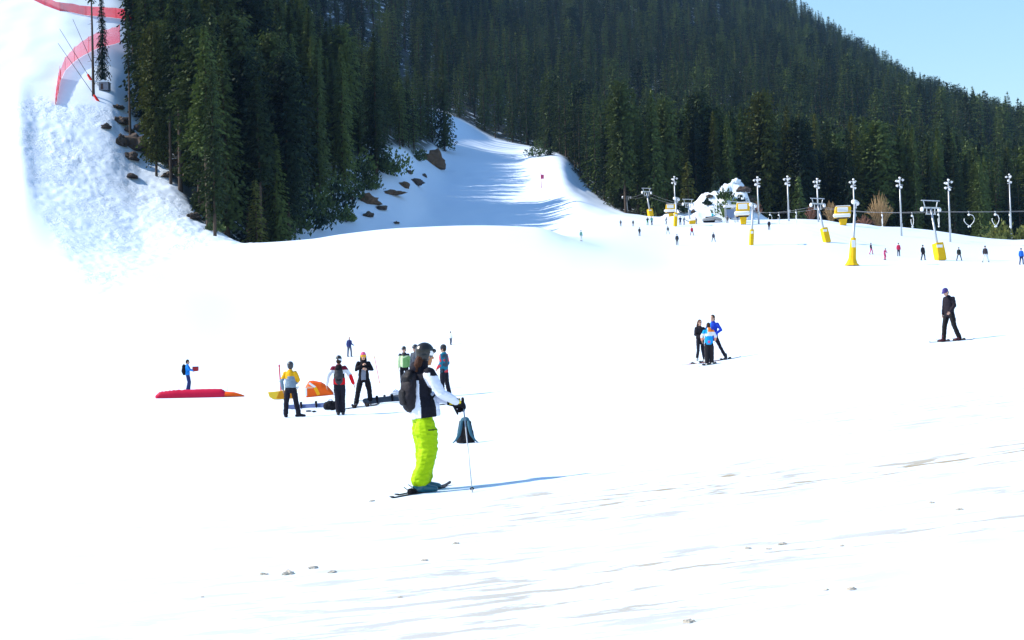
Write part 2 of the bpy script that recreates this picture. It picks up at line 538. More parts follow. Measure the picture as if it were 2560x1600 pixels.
# ------------------------------------------------------------------ trees
def tree_meshes(seed, H, R, bare, shape, levels, nb, nk, fol, stubs=True):
    """one conifer: crown of drooping twig sprays, tapered trunk with dead stubs"""
    rnd = random.Random(seed)
    cr = MB(); V, Fc = [], []
    lean = (rnd.uniform(-.012, .012), rnd.uniform(-.012, .012))
    def axis(z): return Vector((lean[0] * z + 0.1 * math.sin(z * .35 + seed), lean[1] * z, z))
    for l in range(levels):
        t = (l + rnd.random() * .6) / levels
        z = H * (bare + (1 - bare) * t * 0.985)
        if shape == 'spire': prof = (1 - t) ** 0.85 * (0.80 + 0.20 * min(1, t * 6)) * (0.86 + 0.14 * math.sin(l * 1.7 + seed))
        elif shape == 'round': prof = math.sqrt(max(0, 1 - (max(0, t - .45) / .58) ** 2)) * (0.55 + 0.45 * min(1, t * 2.5))
        else: prof = (1 - t) ** 0.75 * (0.6 + 0.4 * min(1, t * 4)) * (0.85 + 0.15 * math.sin(l * 1.3 + seed))
        for b in range(nb):
            if rnd.random() < 0.14: continue
            an = 2 * math.pi * (b + rnd.random() * .9) / nb + l * 2.4
            L = R * prof * rnd.uniform(.55, 1.18) + 0.30
            droop = rnd.uniform(.10, .45) + .25 * (1 - t)
            up = (t ** 2) * 0.9
            base = axis(z)
            dr = Vector((math.cos(an), math.sin(an), 0))
            sd = Vector((-math.sin(an), math.cos(an), 0))
            kk = max(1, round(nk * L / R)) + (1 if L > .5 else 0)
            for k in range(kk):
                s = (k + .65) / kk
                c = base + dr * L * s + Vector((0, 0, L * (up * s - droop * s * s))) + sd * rnd.uniform(-.12, .12) * L
                w = (0.15 + 0.17 * L * (1 - .45 * s)) * rnd.uniform(.75, 1.25)
                ln = (0.24 + 0.26 * L / kk * 2) * rnd.uniform(.8, 1.25)
                for tilt in (rnd.uniform(-.5, .0), rnd.uniform(.5, 1.1)):
                    ax = (dr * math.cos(tilt * .6) + Vector((0, 0, -abs(math.sin(tilt)) * .8)) + sd * rnd.uniform(-.5, .5)).normalized()
                    wd = (sd * math.cos(tilt) + Vector((0, 0, math.sin(tilt)))).normalized()
                    i = len(V)
                    V += [c - ax * ln * .5 - wd * w * .30, c - ax * ln * .1 - wd * w * .5 + Vector((0, 0, -.06)), c + ax * ln * .6, c - ax * ln * .1 + wd * w * .5, c - ax * ln * .5 + wd * w * .25]
                    Fc.append((i, i + 1, i + 2, i + 3, i + 4))
    # leader
    tp = axis(H)
    for k in range(5):
        an = k * 2.4
        d = Vector((math.cos(an), math.sin(an), 0)) * (.12 + .05 * k)
        i = len(V)
        V += [tp, tp + d - Vector((0, 0, .5 + .2 * k)), tp - Vector((0, 0, .75 + .2 * k))]
        Fc.append((i, i + 1, i + 2))
    cr.add(V, Fc)
    tk = MB()
    r0 = 0.011 * H + 0.05
    tk.loft([(axis(-0.8), r0 * 1.15, r0 * 1.15), (axis(.6), r0 * .9, r0 * .9), (axis(H * .4), r0 * .6, r0 * .6), (axis(H * .7), r0 * .25, r0 * .25), (axis(H * .9), .02, .02)], n=7, round_ends=False)
    if stubs:
        for k in range(int(4 + bare * 50)):
            z = H * rnd.uniform(.03, bare + .12)
            an = rnd.random() * 6.28
            L = rnd.uniform(.4, 1.3)
            p = axis(z)
            q = p + Vector((math.cos(an) * L, math.sin(an) * L, -rnd.uniform(0, .35) * L))
            tk.cap(p, q, .035, .012, n=4, round_ends=False)
    cm = cr.mesh("crown", fol, smooth=True)
    zc, nv = H * (bare + .35 * (1 - bare)), []
    for p in cr.v:
        q = Vector(p); ax = axis(q.z)
        o = Vector((q.x - ax.x, q.y - ax.y, 0))
        o = o.normalized() if o.length > 1e-6 else Vector((0, 0, 1))
        nv.append((o + Vector((rnd.uniform(-.22, .22), rnd.uniform(-.22, .22), .45 + rnd.uniform(-.2, .2)))).normalized())
    # faces look outward like the sprays do
    for pl in cm.polygons:
        if pl.normal.dot(nv[pl.vertices[0]]) < 0: pl.flip()
    cm.normals_split_custom_set_from_vertices(nv)
    return cm, tk.mesh("trunk", BARK)

KINDS = {}
def kind(name, n, H, R, bare, shape, levels, nb, nk, fol):
    KINDS[name] = (H, [tree_meshes(hash_s(name) + i * 7, H, R * (0.9 + .08 * i), bare, shape, levels, nb, nk, fol) for i in range(n)])
def hash_s(s): return sum(ord(c) * (i + 3) for i, c in enumerate(s)) % 1000
kind('spruce', 5, 26.0, 3.9, 0.05, 'spire', 75, 9, 5, FOL)
kind('bare_spruce', 4, 26.0, 3.0, 0.40, 'spire', 55, 8, 5, FOL)
kind('column', 3, 26.0, 2.9, 0.12, 'column', 70, 9, 5, FOL)
kind('pine', 3, 24.0, 3.6, 0.22, 'round', 57, 10, 6, FOL)
kind('yellow_pine', 2, 24.0, 4.0, 0.10, 'round', 60, 10, 6, FOL_Y)
kind('yellow_spruce', 2, 24.0, 3.3, 0.08, 'spire', 67, 9, 5, FOL_Y)
kind('thin', 2, 26.0, 1.3, 0.55, 'column', 37, 6, 3, FOL)
kind('young', 3, 7.0, 1.6, 0.02, 'spire', 24, 7, 3, FOL)
kind('yellow_young', 2, 9.0, 1.9, 0.02, 'spire', 26, 7, 3, FOL_Y)

taken = []
TREES = []
rt = random.Random(5)
def plant(kd, p, height, label, group=None, widen=1.0, name='spruce_tree'):
    H0, meshes = KINDS[kd]
    cm, tm = rt.choice(meshes)
    s = height / H0
    o = thing(name, label, 'tree', p, rt.random() * 6.28, group)
    o.scale = (s * widen, s * widen, s)
    for nm, me in (('crown', cm), ('trunk', tm)):
        c = bpy.data.objects.new(nm, me); COL.objects.link(c); c.parent = o
    taken.append((p.x, p.y)); TREES.append(o)
    return o

def plant_px(kd, u, vb, vt, lo, hi, label, group=None, widen=1.0, name='spruce_tree', d=None):
    if d is None:
        p = hit(u, vb, lo, hi)
    else:
        a, e = ray_ae(u, vb); p = Vector((a * d, d, ground_z(a * d, d)))
    a, e = ray_ae(u, vt)
    return plant(kd, p, e * p.y - p.z + .0, label, group, widen, name)

# trees that stand out, one by one: kind, column, base row, tip row, distances searched, label
GL = "trees of the dense wood between the rough bank and the shaded run"
GR = "trees of the wood behind the lift"
plant_px('thin', 234, 240, -190, 220, 300, "thin bare-trunked spruce standing alone among the red nets", widen=.75)
plant_px('spruce', 258, 222, -60, 230, 310, "scruffy low-branched spruce next to the grey hut by the red nets", widen=.42)
plant_px('thin', 326, 345, 40, 190, 280, "slender spruce with a long bare trunk rising from the rocks on the bank", widen=1.0)
plant_px('yellow_pine', 392, 440, 58, 190, 280, "yellowish green pine with a tall bare trunk at the edge of the rocky bank", widen=.72, name='pine_tree')
plant_px('bare_spruce', 427, 460, 20, 190, 280, "spruce with thin grey trunk at the foot of the rocks, beside the yellowish pine", widen=.8)
plant_px('bare_spruce', 452, 478, -60, 190, 280, "tall spruce with bare lower trunk on the snow just above the bank's brow", widen=.9)
plant_px('bare_spruce', 519, 573, 60, 190, 280, "spruce with long bare grey trunk rising from the lower end of the bank", widen=.95)
plant_px('pine', 500, 560, 78, 215, 280, "broad dark pine with rounded top near the lower end of the bank", widen=.9, d=226, name='pine_tree')
plant_px('column', 538, 590, 155, 190, 280, "narrow pale-tipped spruce at the lower corner of the wood", widen=.85)
plant_px('pine', 621, 604, 138, 190, 280, "tall sunlit pine with blunt rounded top at the front corner of the wood", widen=.95, name='pine_tree', d=222)
plant_px('pine', 722, 602, 150, 200, 280, "round-topped dark pine at the wood's front edge, second from the front corner", widen=.95, name='pine_tree', d=226)
plant_px('spruce', 800, 590, 105, 200, 290, "pointed spruce with bright sunlit spire at the wood's front edge", widen=.85, d=284)
plant_px('spruce', 690, 606, 330, 195, 260, "smaller spruce crowding the wood's front edge between the two round-topped pines", widen=1.1, d=223)
plant_px('spruce', 860, 560, 110, 220, 330, "dark spruce above the juniper bushes at the foot of the wood", widen=.95, d=303)
plant_px('spruce', 943, 505, 75, 230, 380, "tall dark spruce above the brown rocks beside the shaded run", widen=1.0, d=322)
plant_px('yellow_young', 640, 606, 450, 190, 240, "small bushy yellowish spruce in the corner where the wood meets the snow", widen=1.1, d=216)
plant_px('young', 488, 525, 478, 190, 260, "tiny spruce sapling on the upper edge of the rough bank")
plant_px('spruce', 1112, 378, 100, 330, 520, "last dark spruce of the wood before the run disappears behind it", widen=.8)

plant_px('yellow_pine', 1915, 555, 232, 300, 400, "big rounded yellow-green pine behind the lamp masts", widen=.95, name='pine_tree', d=322)
plant_px('spruce', 1672, 520, 240, 300, 420, "broad drooping spruce behind the smallest yellow snow machine", widen=1.05, d=328)
plant_px('pine', 1757, 500, 235, 300, 420, "grey-green rounded pine above the rocky snow mound", widen=.9, d=334, name='pine_tree')
plant_px('yellow_young', 1721, 505, 402, 290, 330, "small bright green spruce standing alone before the mound's upper side", widen=1.15, d=312)
plant_px('young', 1790, 490, 430, 290, 330, "tiny dark spruce growing on the snow mound", d=301)
plant_px('spruce', 1555, 525, 333, 300, 420, "dark pointed spruce above the far end of the lift", widen=1.0, d=330)
plant_px('pine', 2010, 560, 300, 300, 420, "olive green pine between the second and third tall lamp masts", widen=.9, d=318, name='pine_tree')
plant_px('spruce', 2123, 565, 322, 300, 420, "slim olive spruce beside the bare tan bush", widen=.9, d=316)
plant_px('pine', 2199, 570, 308, 300, 420, "wide shaggy pine directly behind the bare tan bush", widen=1.15, d=320, name='pine_tree')
plant_px('column', 2294, 580, 312, 300, 420, "tall narrow green spruce behind the largest yellow-footed pylon", widen=.8, d=316)
plant_px('spruce', 2330, 585, 335, 300, 420, "dark slim spruce just beyond the largest pylon's crossarm", widen=.8, d=318)
plant_px('column', 2388, 590, 358, 300, 420, "pale green columnar spruce behind the U-shaped tow hangers", widen=1.0, d=312)
plant_px('spruce', 2455, 600, 385, 300, 420, "grey-green spruce beside the tallest lamp mast", widen=1.0, d=308)
plant_px('young', 2000, 560, 440, 280, 330, "small narrow spruce under the olive pine by the lamp masts", d=306, widen=.8)
plant_px('young', 1375, 388, 330, 330, 520, "small spruce on the lip above the run's snowy shoulder")

# the woods: nearest trees one by one, the rest as one mass
def fill(region, spacing, seed):
    r = random.Random(seed)
    out = []
    dmin, dmax, amin, amax = region[:4]
    y = dmin
    while y < dmax:
        x = amin * y
        while x < amax * y:
            px, py = x + r.uniform(-.42, .42) * spacing, y + r.uniform(-.42, .42) * spacing
            out.append((px, py)); x += spacing
        y += spacing
    return out
def mask_at(M, x, y):
    d = y; a = x / y
    if d < D[0] or d > D[-1] or a < A[0] or a > A[-1]: return 0
    i = min(int(np.searchsorted(D, d)), len(D) - 1); j = min(int(np.searchsorted(A, a)), len(A) - 1)
    return M[i, j]
def free(x, y, r):
    return all((x - q[0]) ** 2 + (y - q[1]) ** 2 > r * r for q in taken)
cand = []
for x, y in fill((206, 480, -.45, .0), 5.0, 1):
    if mask_at(LM, x, y): cand.append((0, y - 200 + 0.15 * abs(x), x, y))
for x, y in fill((318, 560, -.12, .42), 5.2, 2):
    if mask_at(RM, x, y): cand.append((1, y - 318, x, y))
rest = []
quota = {0: 135, 1: 128}
for side in (0, 1):
    cs = sorted(c for c in cand if c[0] == side)
    n = 0
    for c in cs:
        _, k, x, y = c
        z = ground_z(x, y)
        u, v = project(x, y, z)
        inview = -60 < u < 2620
        if not free(x, y, 2.6): continue
        if inview and n < quota[side] and -500 < v < 640 and not (side == 1 and y > 520):
            n += 1
            if side == 0:
                kd = rt.choices(['spruce', 'bare_spruce', 'column', 'pine'], [5, 3, 3, 2])[0]
                lb, gr = "dark conifer packed in the shady wood beside the blue-shadowed run", GL
                hgt = rt.uniform(20, 31)
            else:
                kd = rt.choices(['spruce', 'column', 'pine', 'yellow_spruce'], [5, 4, 3, 2.6])[0]
                lb, gr = "green conifer in the wood behind the lift and lamp masts", GR
                hgt = rt.uniform(17, 27)
            plant(kd, Vector((x, y, z)), hgt, lb, gr, rt.uniform(.85, 1.1))
        else:
            rest.append((x, y))
for x, y in fill((480, 1620, -.50, .50), 9.8, 3):
    if (mask_at(LM, x, y) or mask_at(RM, x, y)) and (y > 560 or free(x, y, 3)): rest.append((x, y))

def far_wood(points):
    """the far wood: one object, a cloud of points that carries instanced conifers"""
    r = random.Random(9)
    protos = bpy.data.collections.new("wood_prototypes")
    names = []
    specs = [('spire', 4.2, .06, FOL), ('spire', 3.6, .08, FOL), ('column', 3.2, .10, FOL), ('round', 3.8, .15, FOL)]
    for i, (shape, R, bare, fol) in enumerate(specs):
        cm, tm = tree_meshes(300 + i, 24.0, R, bare, shape, 30, 7, 3, fol, stubs=False)
        bmx = bmesh.new(); bmx.from_mesh(cm); n0 = len(bmx.faces); bmx.from_mesh(tm)
        bmx.faces.ensure_lookup_table()
        for f in bmx.faces[n0:]: f.material_index = 1
        me = bpy.data.meshes.new("wood_conifer"); bmx.to_mesh(me); bmx.free()
        me.materials.append(fol); me.materials.append(BARK)
        o = bpy.data.objects.new(f"wood_conifer_{i}", me)
        protos.objects.link(o)
    me = bpy.data.meshes.new("far_wood")
    co = [(x, y, ground_z(x, y) - .3) for x, y in points]
    me.from_pydata(co, [], [])
    n = len(co)
    for nm, vals, tp in (("tree_scale", [(r.uniform(.5, .8) if y < 640 and x < -.05 * y else r.uniform(.7, 1.08)) if y < 640 else r.uniform(.75, 1.4) for x, y in points], 'FLOAT'),
                         ("tree_turn", [r.random() * 6.28 for _ in range(n)], 'FLOAT'),
                         ("tree_kind", [r.choices([0, 1, 2, 3], [4, 4, 3, 2])[0] for _ in range(n)], 'INT')):
        at = me.attributes.new(nm, tp, 'POINT'); at.data.foreach_set("value", vals)
    o = bpy.data.objects.new("far_wood", me); COL.objects.link(o)
    o["kind"] = "stuff"
    o["label"] = "dense dark conifer wood covering the mountain up to the skyline"
    ng = bpy.data.node_groups.new("wood_scatter", 'GeometryNodeTree')
    ng.interface.new_socket("Geometry", in_out='INPUT', socket_type='NodeSocketGeometry')
    ng.interface.new_socket("Geometry", in_out='OUTPUT', socket_type='NodeSocketGeometry')
    N = ng.nodes.new; L = ng.links.new
    gi, go = N("NodeGroupInput"), N("NodeGroupOutput")
    ci = N("GeometryNodeCollectionInfo"); ci.inputs['Collection'].default_value = protos
    ci.inputs['Separate Children'].default_value = True; ci.inputs['Reset Children'].default_value = True
    ip = N("GeometryNodeInstanceOnPoints"); ip.inputs['Pick Instance'].default_value = True
    def attr(nm, tp):
        a = N("GeometryNodeInputNamedAttribute"); a.data_type = tp; a.inputs[0].default_value = nm
        return next(s for s in a.outputs if s.enabled and s.name == 'Attribute')
    L(gi.outputs[0], ip.inputs['Points']); L(ci.outputs[0], ip.inputs['Instance'])
    L(attr("tree_kind", 'INT'), ip.inputs['Instance Index'])
    L(attr("tree_scale", 'FLOAT'), ip.inputs['Scale'])
    cx = N("ShaderNodeCombineXYZ"); L(attr("tree_turn", 'FLOAT'), cx.inputs['Z'])
    L(cx.outputs[0], ip.inputs['Rotation'])
    L(ip.outputs[0], go.inputs[0])
    md = o.modifiers.new("wood_scatter", 'NODES'); md.node_group = ng
    return o
far_wood(rest)
print("TREES", len(TREES), "REST", len(rest))

# ------------------------------------------------------------------ air
def haze():
    m = bpy.data.materials.new("haze"); m.use_nodes = True
    t = m.node_tree; t.nodes.clear()
    out = t.nodes.new("ShaderNodeOutputMaterial")
    pv = t.nodes.new("ShaderNodeVolumePrincipled")
    pv.inputs['Color'].default_value = (0.30, 0.58, 1.0, 1)
    pv.inputs['Density'].default_value = 0.00005
    pv.inputs['Anisotropy'].default_value = 0.0
    t.links.new(pv.outputs[0], out.inputs['Volume'])
    b = MB(); b.box((0, 1300, 400), (8000, 2900, 1000))
    o = b.obj("haze", m, smooth=False)
    o["kind"] = "stuff"; o["label"] = "thin blue mountain air between camera and far wood"
haze()

# ------------------------------------------------------------------ people
SKIN = mat("skin", (0.52, 0.30, 0.21), 0.55, 0.06, 12, 0.05)
LIPS = mat("lips", (0.36, 0.13, 0.11), 0.5, 0.05, 12, 0)
EYE = mat("eye", (0.02, 0.015, 0.012), 0.2, 0.05, 12, 0)
HAIR_D = mat("dark_brown_hair", (0.035, 0.018, 0.010), 0.55, 0.35, 40, 0.4)
HAIR_R = mat("red_brown_hair", (0.055, 0.020, 0.010), 0.5, 0.4, 40, 0.5)
PENDING = []

def remesh_obj(name, mb, mats, parent, voxel, paint=None, wrinkle=0.0, wfreq=9.0, wstretch=(1, 1, 1), smooth=3):
    """overlapping closed shapes fused to one continuous skin; finished in fuse_all()"""
    o = mb.obj(name, mats, parent)
    r = o.modifiers.new("fuse", 'REMESH'); r.mode = 'VOXEL'; r.voxel_size = voxel; r.use_smooth_shade = True
    sm = o.modifiers.new("soft", 'SMOOTH'); sm.iterations = smooth; sm.factor = 0.5
    PENDING.append((o, mats if isinstance(mats, list) else [mats], paint, wrinkle, wfreq, wstretch))
    return o

def fuse_all():
    dg = bpy.context.evaluated_depsgraph_get()
    for o, mats, paint, wr, wf, ws in PENDING:
        ev = o.evaluated_get(dg)
        me = bpy.data.meshes.new_from_object(ev, preserve_all_data_layers=False, depsgraph=dg)
        me.name = o.name
        old = o.data
        o.modifiers.clear(); o.data = me
        bpy.data.meshes.remove(old)
        me.materials.clear()
        for m in mats: me.materials.append(m)
        if wr:
            n = len(me.vertices)
            co = np.empty(n * 3, np.float32); no = np.empty(n * 3, np.float32)
            me.vertices.foreach_get("co", co); me.vertices.foreach_get("normal", no)
            k = np.empty(n, np.float32)
            for i in range(n):
                q = Vector((co[3 * i] * ws[0], co[3 * i + 1] * ws[1], co[3 * i + 2] * ws[2])) * wf
                k[i] = mnoise.noise(q) + .6 * mnoise.noise(q * 2.1 + Vector((7, 3, 1)))
            me.vertices.foreach_set("co", co + no * np.repeat(k, 3) * wr)
        me.polygons.foreach_set("use_smooth", [True] * len(me.polygons))
        me.polygons.foreach_set("material_index", [0 if paint is None else paint(p.center) for p in me.polygons])
        me.update()
    PENDING.clear()

def seg_dist(p, a, b):
    ab = b - a
    t = max(0, min(1, (p - a).dot(ab) / max(ab.length_squared, 1e-9)))
    return (p - a - ab * t).length

DEFAULT = dict(pelvis=(0, 0, .95), waist=(0, 0, 1.10), chest=(0, 0, 1.30), neck=(-.01, 0, 1.475), head=(.02, 0, 1.615),
               shL=(0, .165, 1.395), elL=(-.02, .225, 1.13), wrL=(.05, .235, .88), shR=(0, -.165, 1.395), elR=(-.02, -.225, 1.13), wrR=(.05, -.235, .88),
               hiL=(0, .09, .92), knL=(.02, .11, .50), anL=(-.01, .12, .10), hiR=(0, -.09, .92), knR=(.02, -.11, .50), anR=(-.01, -.12, .10))

def hand_shapes(mb, wr, el, curl=0.7, inward=None, s=1.0, side=1):
    """palm, four unequal bent fingers and a thumb leaving the side of the palm"""
    d = (wr - el).normalized()
    inw = Vector(inward) if inward is not None else Vector((0, -side, 0))     # the way the palm looks
    inw = (inw - d * inw.dot(d)).normalized()
    across = d.cross(inw).normalized()
    if across.x < 0: across = -across                                          # thumb side looks forward
    k = wr + d * .085 * s
    mb.loft([(wr - d * .03, .022 * s, .026 * s), (wr + d * .03 * s, .016 * s, .036 * s), (k, .014 * s, .040 * s)], side=across, n=8)
    for i, (off, L) in enumerate(((.030, .070), (.010, .078), (-.011, .072), (-.030, .056))):
        b = k + across * off * s
        a1 = curl * .9; a2 = curl * 2.0
        d1 = (d * math.cos(a1) + inw * math.sin(a1)); d2 = (d * math.cos(a2) + inw * math.sin(a2))
        m = b + d1 * L * .5 * s
        mb.cap(b - d * .012, m, .0098 * s, .0092 * s, n=6)
        mb.cap(m, m + d2 * L * .5 * s, .0092 * s, .0078 * s, n=6)
    tb = wr + d * .028 * s + across * .030 * s
    tm = tb + (across * .75 + d * .65 + inw * .25).normalized() * .042 * s
    mb.cap(tb, tm, .0125 * s, .011 * s, n=6)
    mb.cap(tm, tm + (d * .8 + inw * .55 * (.4 + curl)).normalized() * .034 * s, .0105 * s, .0085 * s, n=6)

def person(label, p, yaw, height=1.75, pose=None, cloth=None, head=(0, 0), voxel=.014, group=None, conform=True, feetdir=(0, 0), hands=(.5, .5), inward=(None, None), legw=1.0, far=False):
    """one person: a continuous body, with clothing and hair as its children.  yaw 0 looks to +X, 90 away."""
    C = dict(jacket=BLACK, trousers=BLACK, boots=DARK, gloves=None, hat=None, hair=None, skin=SKIN)
    C.update(cloth or {})
    J = {k: Vector(v) for k, v in DEFAULT.items()}
    for k, v in (pose or {}).items(): J[k] = Vector(v)
    root = thing("person", label, "person", p, rad(yaw), group)
    s = height / 1.75
    root.scale = (s, s, s)
    root["height"] = height
    if conform:                                   # feet follow the slope
        for sd in 'LR':
            a = J['an' + sd]
            wx = p.x + s * (a.x * math.cos(rad(yaw)) - a.y * math.sin(rad(yaw)))
            wy = p.y + s * (a.x * math.sin(rad(yaw)) + a.y * math.cos(rad(yaw)))
            dz = max(-.30, min(.30, (ground_z(wx, wy) - p.z) / s))
            J['an' + sd] = a + Vector((0, 0, dz)); J['kn' + sd] = J['kn' + sd] + Vector((0, 0, dz * .55))
    hy, hp = rad(head[0]), rad(head[1])
    HM = Matrix.Rotation(hy, 3, 'Z') @ Matrix.Rotation(hp, 3, 'Y')
    hc = J['head']
    hx = lambda x, y, z: hc + HM @ Vector((x, y, z))
    # ---- body
    b = MB()
    b.loft([(J['pelvis'], .09, .13), (J['waist'], .085, .12), (J['chest'], .10, .145), ((J['chest'] + J['neck']) / 2 + Vector((0, 0, .02)), .08, .13)], side=(0, 1, 0), n=12)
    b.cap((J['chest'] * .3 + J['neck'] * .7), hc - HM @ Vector((.02, 0, .05)), .058, .052)
    for sd in 'LR':
        b.cap(J['chest'] * .4 + J['sh' + sd] * .6, J['sh' + sd], .06, .055, n=8)
        b.loft([(J['sh' + sd], .050, .050), (J['el' + sd], .040, .040), (J['wr' + sd], .027, .027)], n=8)
        b.loft([(J['hi' + sd], .085, .085), (J['kn' + sd], .056, .056), (J['an' + sd], .042, .042)], n=8)
        fd = rad(feetdir[0 if sd == 'L' else 1])
        f = Vector((math.cos(fd), math.sin(fd), 0))
        b.cap(J['an' + sd] - Vector((0, 0, .045)), J['an' + sd] - Vector((0, 0, .05)) + f * .13, .038, .034, n=8)
    b.ell(hx(-.012, 0, .025), (.098, .076, .108), HM, n=14)
    b.ell(hx(.030, 0, -.050), (.062, .056, .070), HM, n=12)
    b.ell(hx(.062, 0, -.092), (.026, .026, .022), HM, n=8)
    b.cap(hx(.082, 0, .012), hx(.108, 0, -.022), .011, .017, n=6)
    for y in (-1, 1): b.ell(hx(-.008, y * .078, -.012), (.022, .011, .034), HM, n=8)
    if not C['gloves'] and not far:
        for q, sd in enumerate('LR'):
            hand_shapes(b, J['wr' + sd], J['el' + sd], hands[q], inward[q], 1.0, 1 if sd == 'L' else -1)
    elif far:
        for sd in 'LR':
            d = (J['wr' + sd] - J['el' + sd]).normalized()
            b.cap(J['wr' + sd], J['wr' + sd] + d * .10, .035, .03, n=6)
    iH = HM.transposed()
    def body_paint(c):
        q = iH @ (c - hc)
        if q.x > .055:
            if abs(abs(q.y) - .033) < .015 and abs(q.z - .012) < .009: return 1
            if abs(abs(q.y) - .034) < .020 and abs(q.z - .036) < .006: return 3
            if abs(q.y) < .026 and abs(q.z + .066) < .008: return 2
        return 0
    remesh_obj("body", b, [C['skin'], EYE, LIPS, HAIR_D], root, voxel * .8 if not far else voxel, body_paint, smooth=2)
    # ---- trousers
    t = MB()
    t.loft([(J['pelvis'] - Vector((0, 0, .10)), .105, .15), (J['pelvis'] + Vector((0, 0, .03)), .115, .165), (J['waist'] + Vector((0, 0, -.03)), .105, .15)], side=(0, 1, 0), n=12)
    for sd in 'LR':
        h, k, a = J['hi' + sd], J['kn' + sd], J['an' + sd]
        t.loft([(h, .098, .088), (h * .5 + k * .5, .098 * legw, .092 * legw), (k, .082 * legw, .078 * legw), (k * .45 + a * .55, .076 * legw, .074 * legw), (a + Vector((0, 0, C.get('cuff', .01))), .074 * legw * C.get('flare', 1), .074 * legw)], side=(0, 1, 0), n=10, round_ends=True)
    remesh_obj("trousers", t, C['trousers'] if isinstance(C['trousers'], list) else [C['trousers']], root, voxel, C.get('trousers_paint'), .010 * C.get('fold', 1) if not far else 0, 9, (1, 1, 2.2))
    # ---- jacket
    jk = MB()
    hem = C.get('hem', .86)
    up = (J['chest'] - J['pelvis']).normalized()
    fat = C.get('fat', 1.0); fo = Vector((C.get('fwd', 0), 0, 0))
    jk.loft([(J['pelvis'] + up * (hem - .95) + fo, .125 * fat, .188 * C.get('wide', 1)), (J['pelvis'] + up * .06 + fo * .6, .128 * fat, .178 * C.get('wide', 1)), (J['waist'] + up * .04, .125, .165), (J['chest'], .132, .168), ((J['chest'] + J['neck']) / 2 + up * .020, .105, .140), (J['neck'] + up * .0, .075, .085), (J['neck'] + up * C.get('collar', .035), .070, .075)], side=(0, 1, 0), n=14, round_ends=False)
    for sd in 'LR':
        S_, El, Wr = J['sh' + sd], J['el' + sd], J['wr' + sd]
        jk.cap(J['chest'] * .35 + S_ * .65 + up * .012, S_, .072, .070, n=8)
        jk.loft([(S_, .072, .072), (S_ * .5 + El * .5, .068, .068), (El, .064, .064), (El * .4 + Wr * .6, .058, .058), (Wr - (Wr - El).normalized() * .015, .046, .046)], n=9)
    if C.get('hood'):
        jk.ell(J['neck'] + Vector((-.085, 0, -.01)), (.075, .105, .085))
    remesh_obj("jacket", jk, C['jacket'] if isinstance(C['jacket'], list) else [C['jacket']], root, voxel, (lambda c: C['jacket_paint'](c, J)) if C.get('jacket_paint') else None, .009 if not far else 0, 8, (1, 1, 1.8))
    # ---- boots
    for sd in 'LR':
        fd = rad(feetdir[0 if sd == 'L' else 1]); f = Vector((math.cos(fd), math.sin(fd), 0))
        bo = MB(); a = J['an' + sd]; g0 = a - Vector((0, 0, .10))
        bo.loft([(g0 - f * .075 + Vector((0, 0, .048)), .045, .046), (g0 + f * .03 + Vector((0, 0, .062)), .058, .052), (g0 + f * .13 + Vector((0, 0, .050)), .046, .052), (g0 + f * .20 + Vector((0, 0, .042)), .038, .044)], n=10)
        bo.cap(g0 + Vector((0, 0, .07)), a + Vector((0, 0, .10)) + f * .02, .062, .060, n=10)
        remesh_obj("boot", bo, C['boots'], root, voxel)
    if C['gloves']:
        for q, sd in enumerate('LR'):
            gl = MB()
            Wr, El = J['wr' + sd], J['el' + sd]; d = (Wr - El).normalized()
            gl.cap(Wr - d * .035, Wr + d * .02, .047, .042, n=10)
            hand_shapes(gl, Wr, El, hands[q], inward[q], 1.5, 1 if sd == 'L' else -1)
            gm = C['gloves'] if isinstance(C['gloves'], list) else [C['gloves']]
            remesh_obj("glove", gl, gm, root, voxel * .6 if not far else voxel, (lambda c, W=Wr, d=d: C['glove_paint'](c, W, d)) if C.get('glove_paint') else None, smooth=1)
    # ---- hair and headgear
    if C['hair']:
        kindh, hm = C['hair']
        h = MB()
        h.ell(hx(-.024, 0, .036), (.100, .085, .110), HM, n=14)
        h.ell(hx(-.045, 0, -.02), (.070, .084, .085), HM, n=12)
        if kindh == 'long':
            for y in (-.07, -.035, 0, .035, .07):
                h.loft([(hx(-.04 - .03 * (1 - abs(y) / .07), y, .03), .035, .035), (hx(-.065 - .03 * (1 - abs(y) / .07), y * 1.2, -.12), .035, .032), (hx(-.05, y * 1.25, -.27), .022, .022)], n=8)
        if kindh == 'tail':
            h.loft([(hx(-.08, -.02, -.03), .045, .045), (hx(-.115, -.03, -.07), .050, .050), (hx(-.135, -.04, -.13), .046, .042), (hx(-.145, -.045, -.19), .022, .022)], n=9)
        remesh_obj("hair", h, hm, root, voxel * .8, None, .006, 26, (1, 1, .3), smooth=1)
    if C['hat']:
        kindh, hm = C['hat']
        h = MB()
        mats = hm if isinstance(hm, list) else [hm]
        if kindh == 'helmet':
            h.ell(hx(-.014, 0, .050), (.120, .104, .110), HM, n=16)
            h.ell(hx(-.037, 0, -.005), (.090, .099, .090), HM, n=14)
            h.loft([(hx(.072, -.070, .060), .016, .018), (hx(.100, 0, .068), .016, .018), (hx(.072, .070, .060), .016, .018)], n=8)
        elif kindh == 'cap':
            h.ell(hx(-.010, 0, .058), (.112, .092, .090), HM, n=14)
            h.loft([(hx(.085, 0, .050), .02, .075), (hx(.165, 0, .038), .012, .055)], side=HM @ Vector((0, 1, 0)), n=10)
        else:
            h.ell(hx(-.014, 0, .055), (.112, .094, .105), HM, n=14)
            h.loft([(hx(-.012, 0, .022), .112, .096), (hx(-.012, 0, .052), .114, .098)], side=HM @ Vector((0, 1, 0)), n=14)
            if kindh == 'bobble': h.ell(hx(-.02, 0, .175), (.035, .035, .035), HM, n=8)
        hp_ = C.get('hat_paint')
